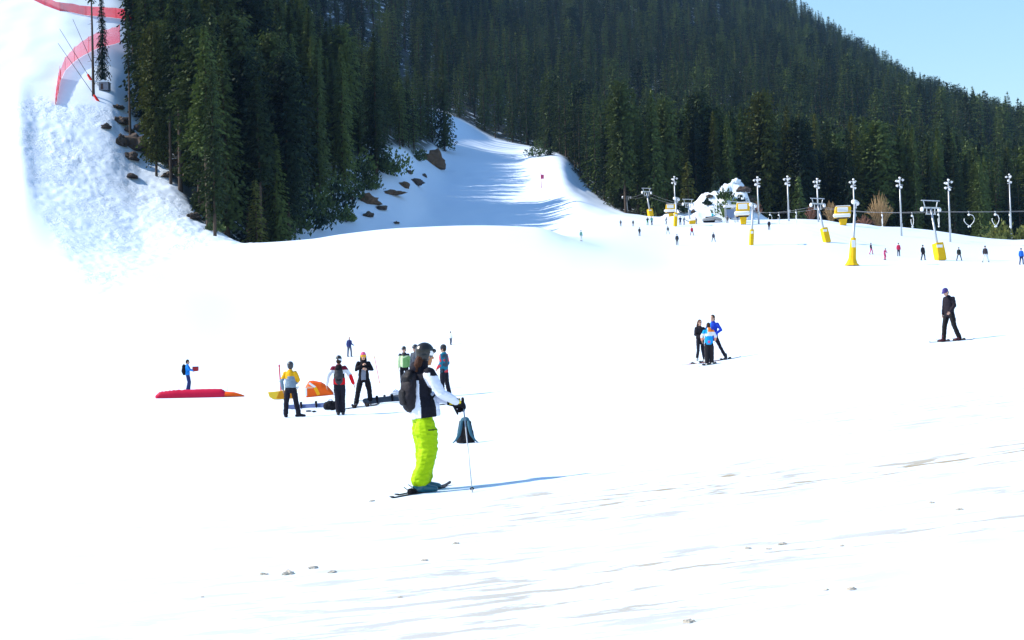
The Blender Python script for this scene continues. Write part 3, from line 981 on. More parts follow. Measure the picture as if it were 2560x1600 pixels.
        remesh_obj({'helmet': 'helmet', 'cap': 'cap'}.get(kindh, 'hat'), h, mats, root, voxel * .8, (lambda c: hp_(iH @ (c - hc))) if hp_ else None, smooth=2)
        if C.get('goggles'):
            g_ = MB()
            g_.loft([(hx(.060, -.085, C['goggles_z']), .020, .018), (hx(.095, -.045, C['goggles_z']), .027, .026), (hx(.106, 0, C['goggles_z']), .027, .026), (hx(.095, .045, C['goggles_z']), .027, .026), (hx(.060, .085, C['goggles_z']), .020, .018)], n=8)
            remesh_obj("goggles", g_, C['goggles'], root, voxel * .7, smooth=1)
    root["joints"] = 0
    PEOPLE.append((root, J, s, yaw))
    return root, J

PEOPLE = []
def at_person(root, J, local):
    """world point of a point in a person's own metres"""
    yaw = root.rotation_euler.z; s = root.scale.x
    v = Vector(local) * s
    return Vector(root.location) + Vector((v.x * math.cos(yaw) - v.y * math.sin(yaw), v.x * math.sin(yaw) + v.y * math.cos(yaw), v.z))

def backpack(label, root, J, m1, m2, s=1.0, w=.15, depth=.12, off=.135, group=None, lean=0.0):
    """rounded rucksack with lid, pocket and shoulder straps, worn on a back"""
    o = thing("backpack", label, "backpack", at_person(root, J, J['chest'] + Vector((-off, 0, -.12))), root.rotation_euler.z, group)
    b = MB()
    b.loft([((-.02, 0, -.20 * s), depth * .8, w * .85), ((-.05, 0, -.06 * s), depth * 1.05, w), ((-.035, 0, .10 * s), depth * .95, w), ((0, 0, .23 * s), depth * .65, w * .75)], side=(0, 1, 0), n=12)
    remesh_obj("bag_body", b, m1, o, .014, None, .008, 14)
    l = MB(); l.loft([((-.055, 0, .20 * s), depth * .75, w * .88), ((-.03, 0, .27 * s), depth * .55, w * .7)], side=(0, 1, 0), n=12)
    remesh_obj("lid", l, m2, o, .014, None, .006, 14)
    pk = MB(); pk.loft([((-.115, 0, -.15 * s), .032, w * .65), ((-.125, 0, .02 * s), .030, w * .7)], side=(0, 1, 0), n=10)
    remesh_obj("pocket", pk, m2, o, .014, None, .006, 14)
    for y in (-.09, .09):
        st = MB(); st.loft([((.06, y * .9, .24 * s), .012, .028), ((.16, y, .27 * s), .012, .03), ((.275, y * 1.1, .17 * s), .012, .03), ((.285, y * 1.15, .0), .012, .028), ((.16, y * 1.8, -.13 * s), .012, .022)], side=(0, 1, 0), n=6)
        st.obj("strap", m2, o)
    o.scale = root.scale
    return o

def ski_pair(labels, pts, yaw, length, mats, group=None, bind=DARK):
    """two skis laid along the snow under the boots; tips bent up"""
    out = []
    f = Vector((math.cos(rad(yaw)), math.sin(rad(yaw)), 0))
    for lb, p in zip(labels, pts):
        q1, q0 = Vector(p) + f * length * .5, Vector(p) - f * length * .5
        z1, z0 = ground_z(q1.x, q1.y), ground_z(q0.x, q0.y)
        n = Vector((-f.y, f.x, 0)); zr, zl = ground_z(p.x - n.x * .15, p.y - n.y * .15), ground_z(p.x + n.x * .15, p.y + n.y * .15)
        o = thing("ski", lb, "ski", (p.x, p.y, ground_z(p.x, p.y) + .012), 0, group)
        ax = (f * length + Vector((0, 0, z1 - z0))).normalized(); sd = (n * .3 + Vector((0, 0, zl - zr))).normalized(); up = ax.cross(sd)
        o.rotation_euler = Matrix((ax, sd, up)).transposed().to_euler()
        h = length / 2
        m = MB(); m.loft([((-h, 0, .02), .006, .038), ((-h * .93, 0, .002), .007, .044), ((0, 0, 0), .010, .034), ((h * .82, 0, .002), .008, .047), ((h * .94, 0, .014), .007, .040), ((h, 0, .034), .005, .015)], side=(0, 1, 0), n=8)
        m.obj("ski_blade", mats, o)
        for bx in (-.17, .16):
            bb = MB(); bb.box((bx, 0, .03), (.13, .06, .045)); bb.box((bx - .02 if bx < 0 else bx + .02, 0, .055), (.06, .05, .03)); bb.obj("binding", bind, o, smooth=False, bevel=.008)
        br = MB(); br.tube([(-.12, .05, .02), (-.24, .065, .09)], .006); br.tube([(-.12, -.05, .02), (-.24, -.065, .09)], .006); br.obj("ski_brake", bind, o)
        out.append(o)
    return out

def ski_pole(label, top, tip, col, group=None, grip=BLACK):
    o = thing("ski_pole", label, "ski pole", tip, 0, group)
    top, tip = Vector(top), Vector(tip)
    d = (top - tip)
    s_ = MB(); s_.cap((0, 0, 0), d * .88, .0075, .009, n=7, round_ends=False); s_.obj("shaft", col, o)
    g_ = MB(); u = d.normalized(); g_.loft([(d - u * .13, .014, .014), (d - u * .06, .017, .017), (d, .020, .020)], n=8); g_.obj("grip", grip, o)
    k = MB(); k.loft([(u * .06, .026, .026), (u * .075, .012, .012)], n=10, round_ends=False); k.obj("basket", grip, o)
    return o

def px_h(d, px): return px * d / F

# ---- the skier in lime trousers
C_LIME = mat("lime_fabric", (0.33, 0.52, 0.003), 0.7, 0.16, 7, 0.3)
C_LIME_D = mat("lime_pocket_zip", (0.05, 0.09, 0.01), 0.7)
C_WHITE = mat("white_ski_fabric", (0.72, 0.72, 0.80), 0.7, 0.05, 7, 0.3)
C_INK = mat("ink_black_fabric", (0.008, 0.008, 0.014), 0.75, 0.25, 8, 0.3)
C_TEALB = mat("teal_boot", (0.010, 0.095, 0.14), 0.35, 0.3, 10, 0.1)
C_HELM = mat("black_helmet", (0.010, 0.009, 0.009), 0.35, 0.2, 5, 0.03)
C_YEL = mat("yellow_patch", (0.75, 0.55, 0.01), 0.6)
C_BAG = mat("charcoal_pack_fabric", (0.020, 0.017, 0.021), 0.65, 0.35, 12, 0.35)
C_BAG2 = mat("black_pack_fabric", (0.011, 0.010, 0.012), 0.55, 0.35, 12, 0.35)

def lime_jacket(c, J):
    for sd in 'LR':
        S_, El, Wr = J['sh' + sd], J['el' + sd], J['wr' + sd]
        dArm = min(seg_dist(c, S_ + Vector((.02, 0, -.02)), El), seg_dist(c, El, Wr))
        if dArm < .095 and c.z < 1.37 + .04 * (c.x < 0) and abs(c.y) > .09: return 0
        if seg_dist(c, El, Wr) < .085: return 0
    if c.z > 1.275 + .05 * (c.x < -.02): return 1
    if abs(c.y) > .05 and -.095 < c.x < .085 + max(0, (1.0 - c.z)) * .05: return 1
    return 0
def lime_trousers(c):
    if c.y < -.09 and abs(c.z - .735 - c.x * .06) < .0065 and -.03 < c.x < .12: return 1
    return 0
def glove_patch(c, Wr, d):
    r = (c - Wr); t = r.dot(d)
    if -.005 < t < .035 and r.z > -.025: return 1
    if .085 < t < .13 and r.z > -.03 and r.y < .0: return 1
    return 0
P1 = hit(1063, 1229, 10, 30)
w, J = person("skier in lime trousers and white and black jacket leaning on one pole", P1, 24, px_h(P1.y, 367),
    dict(pelvis=(-.03, 0, .95), waist=(-.04, 0, 1.10), chest=(-.015, 0, 1.30), neck=(.0, 0, 1.475), head=(.045, 0, 1.615),
         shR=(.02, -.185, 1.405), elR=(.13, -.25, 1.16), wrR=(.37, -.16, 1.055), shL=(.02, .185, 1.405), elL=(.15, .24, 1.15), wrL=(.375, .03, 1.045),
         hiL=(.0, .09, .92), knL=(.055, .12, .50), anL=(.035, .13, .10), hiR=(-.03, -.09, .92), knR=(.01, -.12, .50), anR=(-.12, -.14, .10)),
    dict(jacket=[C_WHITE, C_INK], jacket_paint=lime_jacket, trousers=[C_LIME, C_LIME_D], trousers_paint=lime_trousers, boots=C_TEALB,
         gloves=[BLACK, C_YEL], glove_paint=glove_patch, hair=('tail', HAIR_R), hat=('helmet', [C_HELM, WHITE]), collar=.10, hem=.885, fat=1.5, fwd=.05, hood=True, flare=1.08, cuff=.06, fold=1.25, wide=1.22,
         hat_paint=lambda q: 1 if (abs(q.x - .030) < .030 and abs(q.z - .030) < .028 and q.y < -.06) else 0,
         goggles=DARK, goggles_z=.062, skin=mat("tanned_skin", (0.56, 0.24, 0.10), 0.55, 0.06, 12, 0.05)),
    head=(12, 4), voxel=.0085, hands=(1.25, 1.25), inward=((-.3, -.6, -.5), (-.3, .6, -.5)), legw=1.42, feetdir=(8, 4))
backpack("charcoal rucksack worn by the skier in lime trousers", w, J, C_BAG, C_BAG2, s=.84, w=.145, depth=.095, off=.125)
ski_pair(["dark ski under the far boot of the skier in lime trousers", "dark ski under the near boot of the skier in lime trousers"],
         [at_person(w, J, J['anL']), at_person(w, J, J['anR'])], 60, 1.22, DARK, bind=BLACK)
tip = hit(1181, 1231, 10, 30); tp = at_person(w, J, Vector((.485, -.06, 1.09)))
ski_pole("slim silver ski pole planted by the skier in lime trousers", tp, tip, STEEL)
o2 = ski_pole("dark ski pole held level under the lime-trousered skier's hands", at_person(w, J, Vector((.46, .02, 1.03))), at_person(w, J, Vector((.20, .85, 1.00))), DARK)

# ---- the group by the orange shelter
C_GOLD = mat("golden_yellow_fabric", (0.72, 0.36, 0.008), 0.7, 0.12, 8, 0.3)
C_GREYB = mat("blue_grey_fabric", (0.17, 0.23, 0.29), 0.7, 0.15, 8, 0.3)
C_NAVYBLK = mat("blue_black_fabric", (0.012, 0.011, 0.018), 0.75, 0.3, 8, 0.3)
def gold_jacket(c, J):
    if c.z > 1.30 - .9 * max(0, -c.y - .02) * .0 + .10 * (c.y > .10) * 0: return 1
    if c.y < -.13 and seg_dist(c, J['shR'], J['elR']) < .095: return 1
    if c.z > 1.22 and c.y > .06: return 1
    return 0
P = hit(728, 1043, 30, 70)
w2, J2 = person("person seen from behind in yellow and grey jacket with dark helmet", P, 78, px_h(P.y, 138),
    dict(anL=(-.03, .17, .10), knL=(0, .15, .50), anR=(.02, -.24, .10), knR=(.03, -.16, .50), elL=(-.03, .29, 1.14), wrL=(.04, .27, .88), elR=(.06, -.25, 1.17), wrR=(.22, -.10, 1.06)),
    dict(jacket=[C_GREYB, C_GOLD], jacket_paint=gold_jacket, trousers=C_NAVYBLK, boots=C_NAVYBLK, hat=('helmet', mat("grey_helmet", (0.03, 0.03, 0.035), 0.4)), hair=('short', HAIR_D), hem=.93), head=(20, 0), feetdir=(10, -70), legw=1.1)
C_RED = mat("red_fabric", (0.62, 0.006, 0.012), 0.7, 0.12, 8, 0.3)
C_WINE = mat("wine_fabric", (0.18, 0.01, 0.03), 0.7, 0.12, 8, 0.3)
C_WHT2 = mat("off_white_fabric", (0.70, 0.70, 0.73), 0.7, 0.06, 8, 0.3)
def red_jacket(c, J):
    for sd in 'LR':
        S_, El, Wr = J['sh' + sd], J['el' + sd], J['wr' + sd]
        if c.z < 1.34 and min(seg_dist(c, S_, El), seg_dist(c, El, Wr)) < .088 and abs(c.y) > .14:
            return 0 if not (sd == 'R' and c.y < -.30 and c.z < 1.2) else 1
    if c.z > 1.33: return 2
    if c.z > 1.22: return 0
    if c.z > 1.10: return 3 if abs(c.y) > .08 else 1
    if abs(c.y) < .025 and .93 < c.z < 1.02 and c.x < 0: return 0
    return 1
P = hit(850, 1038, 30, 70)
w3, J3 = person("person seen from behind in red and white jacket with arms held out", P, 92, px_h(P.y, 148),
    dict(elL=(-.01, .33, 1.16), wrL=(.03, .37, .90), elR=(-.01, -.33, 1.16), wrR=(.03, -.42, .91), anL=(0, .05, .10), anR=(.02, -.09, .10), knL=(.01, .07, .5), knR=(.03, -.09, .5)),
    dict(jacket=[C_WHT2, C_RED, C_WINE, BLACK], jacket_paint=red_jacket, trousers=C_NAVYBLK, hat=('beanie', [C_HELM, C_WHT2]), hat_paint=lambda q: 1 if q.z < .05 else 0, hair=('short', HAIR_D), hem=.90), legw=1.0)
backpack("black rucksack worn over the red and white jacket", w3, J3, mat("slate_pack_fabric", (0.035, 0.035, 0.04), 0.7, 0.3, 12, 0.3), BLACK, s=.95, w=.13)
C_PINK = mat("pink_fabric", (0.65, 0.10, 0.22), 0.7, 0.1)
def open_jacket(c, J):
    return 1 if (c.x > .06 and abs(c.y + (1.15 - c.z) * .05) < .075 and .84 < c.z < 1.20) else 0
P = hit(911, 1014, 35, 70)
w4, J4 = person("person in open dark jacket and pink-topped hat raising one hand to the chin", P, -84, px_h(P.y, 133),
    dict(anL=(.0, .20, .10), knL=(.05, .17, .50), anR=(.05, -.27, .10), knR=(.06, -.19, .50), elR=(.12, -.25, 1.18), wrR=(.20, -.04, 1.33), elL=(.06, .28, 1.18), wrL=(.20, .10, 1.20)),
    dict(jacket=[BLACK, mat("grey_shirt", (0.19, 0.20, 0.25), 0.8)], jacket_paint=open_jacket, hat=('beanie', [C_PINK, C_GOLD]), hat_paint=lambda q: 1 if q.z < .055 and q.x > 0 else 0, hair=('long', HAIR_D), hem=.80), head=(0, 5), hands=(.6, .9), legw=1.15)
C_GREEN = mat("leaf_green_fabric", (0.15, 0.30, 0.10), 0.7, 0.12, 8, 0.3)
C_PALEG = mat("pale_green_fabric", (0.55, 0.66, 0.38), 0.7, 0.08, 8, 0.3)
def green_jacket(c, J):
    if c.z > 1.36: return 2
    if c.y < -.05: return 1
    if abs(c.z - 1.30 - c.y * .45) < .03: return 1
    return 0
P = hit(1012, 972, 45, 95)
w5, J5 = person("person in two-tone green jacket and dark cap facing the skier's back", P, -88, px_h(P.y, 106),
    dict(anL=(0, .07, .10), anR=(0, -.09, .10)),
    dict(jacket=[C_GREEN, C_PALEG, DARK], jacket_paint=green_jacket, hat=('cap', C_HELM), hair=('short', HAIR_D), hem=.88), head=(-25, 8))
P = hit(1041, 980, 45, 95)
w6, J6 = person("person in dark helmet mostly hidden behind the skier in lime trousers", P, -130, px_h(P.y, 118),
    {}, dict(jacket=mat("slate_fabric", (0.05, 0.06, 0.08), 0.7), hat=('helmet', mat("grey_helmet", (0.03, 0.03, 0.035))), hair=('short', HAIR_D)), head=(0, 5))
C_TEAL = mat("teal_fabric", (0.010, 0.15, 0.23), 0.7, 0.12, 8, 0.3)
C_SLATE = mat("slate_blue_fabric", (0.045, 0.065, 0.09), 0.7, 0.15, 8, 0.3)
C_CORAL = mat("coral_fabric", (0.55, 0.04, 0.05), 0.7, 0.12, 8, 0.3)
def patch_jacket(c, J):
    n = mnoise.noise(Vector((c.x * 3.4 + 5, c.y * 3.4, c.z * 5.2 + 2)))
    if c.x < -.10 and c.z > 1.05: return 1
    if n > .04: return 2
    if n < -.30: return 1
    return 0
P = hit(1112, 992, 40, 80)
w7, J7 = person("person in teal jacket with red patches facing the group, beside the skier", P, 152, px_h(P.y, 130),
    dict(anL=(.02, .10, .10), anR=(-.10, -.14, .10), knR=(-.02, -.12, .5), wrL=(.14, .2, .96), wrR=(.12, -.22, .93)),
    dict(jacket=[C_TEAL, C_SLATE, C_CORAL], jacket_paint=patch_jacket, hat=('beanie', DARK), hair=('short', HAIR_D), hem=.82, trousers=C_NAVYBLK), head=(10, 5))
C_AZURE = mat("azure_fabric", (0.010, 0.20, 0.62), 0.7, 0.12, 8, 0.2)
C_NAVY = mat("navy_fabric", (0.020, 0.028, 0.11), 0.7, 0.2, 8, 0.2)
P = hit(470, 979, 60, 130)
w8, J8 = person("person in bright blue jacket carrying a red case behind the red barrier", P, 8, px_h(P.y, 80),
    dict(elR=(.10, -.24, 1.19), wrR=(.30, -.17, 1.15), elL=(.12, .24, 1.19), wrL=(.32, .17, 1.15), anL=(.05, .10, .10), anR=(-.04, -.09, .10), knL=(.09, .1, .5), knR=(.06, -.1, .5), chest=(-.03, 0, 1.30)),
    dict(jacket=C_AZURE, trousers=C_NAVY, boots=C_NAVY, hair=('short', HAIR_D), hem=.90), head=(0, 10), voxel=.018, hands=(.8, .8))
backpack("dark rucksack worn over the bright blue jacket", w8, J8, BLACK, BLACK, s=1.0, w=.14)
C_MAROON = mat("maroon_case", (0.33, 0.02, 0.025), 0.5, 0.12, 5, 0.1)
bx = thing("case", "dark red case held out in front of the blue-jacketed person", "case", at_person(w8, J8, (.43, 0, 1.08)), rad(8))
m = MB(); m.prism([(-.17, .0), (.16, .04), (.17, .26), (-.17, .26)], -.2, .2); m.obj("case_body", C_MAROON, bx, smooth=False, bevel=.02)
m = MB(); m.box((0, 0, .275), (.34, .41, .03)); m.obj("lid", DARK, bx, smooth=False, bevel=.008)
P = hit(874, 892, 90, 175)
person("small distant skier in navy jacket gliding above the group", P, 70, px_h(P.y, 50), dict(anL=(0, .17, .10), anR=(0, -.17, .10), knL=(.03, .15, .5), knR=(.03, -.15, .5), wrR=(.25, -.30, 1.0)),
    dict(jacket=C_NAVY, trousers=mat("grey_ski_trousers", (0.08, 0.09, 0.12), .8)), voxel=.022, far=True)
P = hit(1127, 862, 100, 185)
person("small distant walker in white jacket and grey trousers, mid-stride", P, 60, px_h(P.y, 34), dict(anL=(.15, .16, .10), anR=(-.20, -.16, .10), knL=(.14, .13, .5), knR=(-.02, -.13, .5)),
    dict(jacket=C_WHT2, trousers=mat("grey_ski_trousers", (0.08, 0.09, 0.12), .8), hair=('short', HAIR_D)), voxel=.024, far=True)

# ---- the family
C_COBALT = mat("cobalt_fabric", (0.012, 0.045, 0.42), 0.7, 0.12, 8, 0.3)
C_CYAN = mat("cyan_bib", (0.005, 0.28, 0.62), 0.7, 0.1, 8, 0.2)
C_ORANGE = mat("orange_fabric", (0.85, 0.20, 0.01), 0.7, 0.1, 8, 0.2)
C_WHB = mat("white_boot", (0.55, 0.55, 0.52), 0.45)
P = hit(1752, 908, 40, 90)
w9, J9 = person("woman with long brown hair in slim dark clothes standing behind the child", P, -68, px_h(P.y, 109),
    dict(anL=(.0, .17, .10), knL=(.0, .10, .50), anR=(.02, -.20, .10), knR=(.05, -.13, .52), elR=(.05, -.24, 1.15), wrR=(.24, -.04, 1.00), elL=(.08, .22, 1.17), wrL=(.28, .12, 1.08)),
    dict(jacket=mat("black_sweater", (0.022, 0.018, 0.022), .85), trousers=C_NAVYBLK, boots=C_WHB, hair=('long', mat("chestnut_hair", (0.10, 0.05, 0.035), .6, .3, 30, .4)), hem=.98), head=(10, 8), legw=.82)
P = hit(1785, 903, 40, 90)
w10, J10 = person("man in cobalt blue jacket with legs wide apart beside the child", P, -112, px_h(P.y, 116),
    dict(anL=(.0, .46, .10), knL=(.04, .27, .50), anR=(.02, -.22, .10), knR=(.05, -.14, .50), elL=(.0, .31, 1.17), wrL=(.20, .12, 1.02), elR=(.10, -.24, 1.18), wrR=(.28, -.10, 1.22)),
    dict(jacket=[C_COBALT, C_AZURE], jacket_paint=lambda c, J: 1 if (c.y < -.05 and c.z > 1.22 and c.x > -.02) else 0, trousers=C_NAVYBLK, hair=('short', HAIR_D), hem=.84, collar=.06), head=(-15, 4), legw=.85)
def bib_jacket(c, J):
    if c.z > 1.36 and c.y < .03 and c.x < .03: return 2
    arm = min(seg_dist(c, J['elL'], J['wrL']), seg_dist(c, J['elR'], J['wrR'])) < .08 and abs(c.y) > .15
    if arm: return 3 if c.z < 1.12 else 0
    if c.z < 1.19 and c.x < .02:
        if abs(c.y) < .05 and .90 < c.z < 1.0: return 4
        return 1
    if c.z > 1.30 and c.y > .06: return 1
    return 0
P = hit(1769, 912, 40, 90)
P = P + Vector((0, -.55, 0)); P.z = ground_z(P.x, P.y)
w11, J11 = person("child seen from behind in white jacket with cyan bib and orange hood", P, 88, px_h(P.y, 106),
    dict(elL=(.0, .28, 1.20), wrL=(.06, .27, 1.02), elR=(.0, -.28, 1.20), wrR=(.06, -.27, 1.02), anL=(0, .10, .10), anR=(0, -.10, .10)),
    dict(jacket=[C_WHT2, C_CYAN, C_ORANGE, mat("salmon_fabric", (0.75, 0.28, 0.18), .7), C_PINK], jacket_paint=bib_jacket, trousers=mat("black_ski_trousers", (0.022, 0.018, 0.020), .8), boots=C_WHB, hair=('short', HAIR_D), hem=.84, hood=True), legw=1.2)
C_SKIR = mat("red_ski_topsheet", (0.28, 0.05, 0.05), 0.4)
C_SKIG = mat("grey_ski_topsheet", (0.16, 0.16, 0.17), 0.4)
ski_pair(["reddish ski under the long-haired woman's outer boot", "reddish ski under the long-haired woman's inner boot"], [at_person(w9, J9, J9['anR']), at_person(w9, J9, J9['anL'])], -40, 1.35, C_SKIR)
ski_pair(["pale grey ski under the child's first boot", "pale grey ski under the child's second boot"], [at_person(w11, J11, J11['anL']), at_person(w11, J11, J11['anR'])], 40, .95, C_WHB)
ski_pair(["grey ski under the blue-jacketed man's outstretched leg", "grey ski under the blue-jacketed man's standing leg"], [at_person(w10, J10, J10['anL']), at_person(w10, J10, J10['anR'])], 20, 1.3, C_SKIG)

# ---- the man in black
C_BLK2 = mat("faded_black_fabric", (0.014, 0.011, 0.017), 0.8, 0.3, 7, 0.3)
C_CAP = mat("purple_blue_cap", (0.055, 0.04, 0.16), 0.7, 0.2)
P = hit(2376, 853, 35, 75)
w12, J12 = person("man all in black with purple cap looking down at his skis", P, -146, px_h(P.y, 134),
    dict(head=(.13, -.02, 1.60), neck=(.045, 0, 1.475), chest=(.01, 0, 1.30), anL=(-.05, .33, .10), knL=(.06, .22, .52), anR=(.12, -.17, .10), knR=(.10, -.13, .52),
         elL=(-.02, .21, 1.15), wrL=(.14, .15, .95), elR=(.02, -.20, 1.14), wrR=(.07, -.21, .88)),
    dict(jacket=C_BLK2, trousers=mat("charcoal_trousers", (0.012, 0.011, 0.012), .8, .3), boots=mat("dark_red_boot", (0.10, 0.03, 0.035), .5), hat=('cap', C_CAP), hair=('short', HAIR_D), hem=.80), head=(5, 28), hands=(.9, .7), legw=1.05)
ski_pair(["short dark ski under the forward foot of the man in black", "short dark ski under the trailing foot of the man in black"], [at_person(w12, J12, J12['anR']), at_person(w12, J12, J12['anL'])], -55, 1.15, DARK)

# ---- skiers far up the slope
_far = {}
FG = "small skiers on the upper slope"
def col_mat(c):
    k = "cloth_%02d_%02d_%02d" % tuple(int(99 * x) for x in c)
    return mat(k, c, .8, .12, 6, 0)
BLK, GRY, NVY, PNK, REDC, WHT = (0.02, 0.02, 0.025), (0.10, 0.10, 0.11), (0.02, 0.03, 0.09), (0.55, 0.07, 0.16), (0.5, 0.02, 0.05), (0.7, 0.7, 0.72)
STAND = {}
WIDE = dict(anL=(0, .32, .10), anR=(0, -.32, .10), knL=(.04, .22, .5), knR=(.04, -.22, .5))
STRIDE = dict(anL=(.18, .12, .10), anR=(-.22, -.12, .10), knL=(.16, .11, .5), knR=(-.03, -.11, .5))
LEAN = dict(chest=(.10, 0, 1.27), neck=(.17, 0, 1.43), head=(.22, 0, 1.56), shL=(.14, .185, 1.37), shR=(.14, -.185, 1.37), knL=(.12, .11, .5), knR=(.12, -.11, .5), wrL=(.34, .26, 1.02), wrR=(.34, -.26, 1.02), elL=(.12, .27, 1.12), elR=(.12, -.27, 1.12))
FARS = [  # column, feet row, pixel height, jacket, trousers, yaw, pose, label
 (1453, 603, 28, (0.22, 0.42, 0.34), WHT, -60, STAND, "lone tiny skier in pale green top, farthest out on the open snow"),
 (1552, 566, 15, GRY, GRY, 90, STAND, "tiny grey figure below the old leaning lift pylon"),
 (1583, 566, 15, GRY, (0.15, 0.13, 0.11), 90, STAND, "tiny brownish grey figure walking toward the foamless pylon"),
 (1599, 590, 22, (0.05, 0.05, 0.05), GRY, -70, STAND, "small dark grey skier just below the pair in green"),
 (1619, 563, 21, (0.02, 0.045, 0.03), (0.10, 0.30, 0.14), -80, LEAN, "small skier in black and green below the farthest yellow pad"),
 (1630, 563, 22, (0.05, 0.26, 0.22), NVY, -120, LEAN, "small skier in teal green and navy below the farthest yellow pad"),
 (1665, 561, 19, (0.03, 0.035, 0.03), BLK, -20, LEAN, "small dark skier bending toward a yellow-padded pylon"),
 (1670, 585, 20, GRY, (0.28, 0.28, 0.3), 90, WIDE, "small grey skier with legs apart in the middle of the slope"),
 (1693, 613, 28, (0.04, 0.04, 0.045), GRY, -90, STAND, "small upright dark skier, lowest of those below the pylons"),
 (1701, 563, 23, NVY, NVY, -100, LEAN, "small crouched skier in navy beside the yellow-padded pylon"),
 (1710, 562, 20, (0.07, 0.07, 0.09), (0.20, 0.22, 0.28), -60, LEAN, "small crouched skier in grey next to the navy one"),
 (1730, 589, 23, REDC, (0.10, 0.03, 0.05), -80, WIDE, "small skier in red jacket snowploughing down the slope"),
 (1742, 560, 18, (0.10, 0.03, 0.035), BLK, 160, LEAN, "small figure in dark red standing behind the yellow sled"),
 (1784, 605, 24, (0.06, 0.06, 0.08), GRY, -90, WIDE, "small slate grey skier with legs apart under the snowmobile"),
 (1819, 558, 19, (0.09, 0.085, 0.085), GRY, -90, STAND, "small brownish grey figure left alone beside the snow mound's foot"),
 (1844, 555, 20, NVY, (0.25, 0.26, 0.3), -90, STAND, "small figure in navy next to the middle yellow snow machine"),
 (1923, 575, 25, BLK, BLK, -90, STAND, "small skier in black with white hat near the crest"),
 (2178, 636, 29, (0.04, 0.02, 0.03), (0.6, 0.12, 0.22), -40, STRIDE, "small skier in black jacket and pink trousers"),
 (2212, 650, 30, PNK, PNK, -60, LEAN, "small skier all in pink heading downhill"),
 (2247, 641, 34, (0.5, 0.03, 0.08), (0.05, 0.05, 0.06), -90, STAND, "small skier in crimson jacket and charcoal trousers"),
 (2308, 651, 39, BLK, BLK, -70, STRIDE, "small skier in black striding beside the largest yellow pad"),
 (2398, 652, 34, (0.025, 0.03, 0.028), (0.08, 0.08, 0.08), -90, WIDE, "small skier in blackish green between the largest pad and the brown-jacketed one"),
 (2464, 656, 42, (0.05, 0.04, 0.045), WHT, -90, WIDE, "small skier in brown jacket and white trousers"),
 (2554, 662, 42, (0.02, 0.13, 0.55), NVY, -90, STRIDE, "small skier in royal blue jacket at the very edge of the slope"),
]
for u, v, hpx, jc, tc_, yaw, pose, lb in FARS:
    P = hit(u, v, 120, 330)
    cl = dict(jacket=col_mat(jc), trousers=col_mat(tc_), boots=col_mat((.05, .05, .06)), hat=('beanie', col_mat(WHT if 'white hat' in lb else (.03, .03, .035))))
    person(lb, P, yaw, max(1.05, min(2.0, px_h(P.y, hpx))), pose, cl, voxel=.03, far=True, group=FG, conform=False)
fuse_all()

# ------------------------------------------------------------------ things lying and standing near the group
C_CRIM = mat("crimson_vinyl", (0.50, 0.008, 0.045), 0.5, 0.12, 3, 0.2)
C_ORG = mat("orange_vinyl", (0.75, 0.10, 0.008), 0.5, 0.15, 3, 0.2)
C_AMB = mat("amber_vinyl", (0.85, 0.38, 0.01), 0.5, 0.12, 3, 0.15)
C_PLUM = mat("plum_strap", (0.05, 0.01, 0.03), 0.7)
def lay(name, label, cat, u, v, lo, hi, rz=0.0, group=None):
    p = hit(u, v, lo, hi)
    return thing(name, label, cat, p, rz, group), p

# long red padded barrier with orange tip
o, p0 = lay("padded_barrier", "long crimson padded barrier with orange tip lying at the blue-jacketed person's feet", "padded barrier", 500, 994, 55, 120)
k = p0.y / F
b = MB()
prof = [(-106, 2, 6), (-98, 1.5, 9), (-80, 1.5, 10), (-60, 2, 11), (-30, 4, 11), (0, 6, 11.5), (30, 7, 11.5), (62, 7, 11)]
def barrier(prof, name, m, rib=0):
    q = MB(); pts = []
    for x, zc, r in prof:
        X_ = x * k; wy = p0.y
        gz = ground_z(p0.x + X_, wy) - p0.z
        pts.append(((X_, 0, gz + r * k * .66), r * k * 1.1, r * k * .68))
    if rib:
        P2 = []
        for i in range(len(pts) - 1):
            for t_ in range(4):
                f = t_ / 4
                c = Vector(pts[i][0]).lerp(Vector(pts[i + 1][0]), f); a = pts[i][1] * (1 - f) + pts[i + 1][1] * f
                a *= 1 + .07 * (1 if t_ % 2 else -1) * (1 if i < 4 else .2)
                P2.append((c, a, a * 1.1))
        pts = P2 + [pts[-1]]
    q.loft(pts, side=(0, 0, 1), n=12, round_ends=True)
    return q.obj(name, m, o)
barrier(prof, "red_pad", C_CRIM, rib=1)
barrier([(64, 7, 10.5), (85, 7, 9), (100, 6, 5.5), (110, 6, 2.5)], "orange_tip", C_ORG)
barrier([(66, 0, 4), (82, 0, 3.6), (92, 0, 2)], "amber_base", C_AMB)
q = MB(); gz = ground_z(p0.x + 20 * k, p0.y) - p0.z
q.box((18 * k, 0, 15.2 * k + gz), (84 * k, 10 * k, 2.2 * k), Matrix.Rotation(-.035, 3, 'Y')); q.obj("top_strip", C_PLUM, o, smooth=False, bevel=.01)

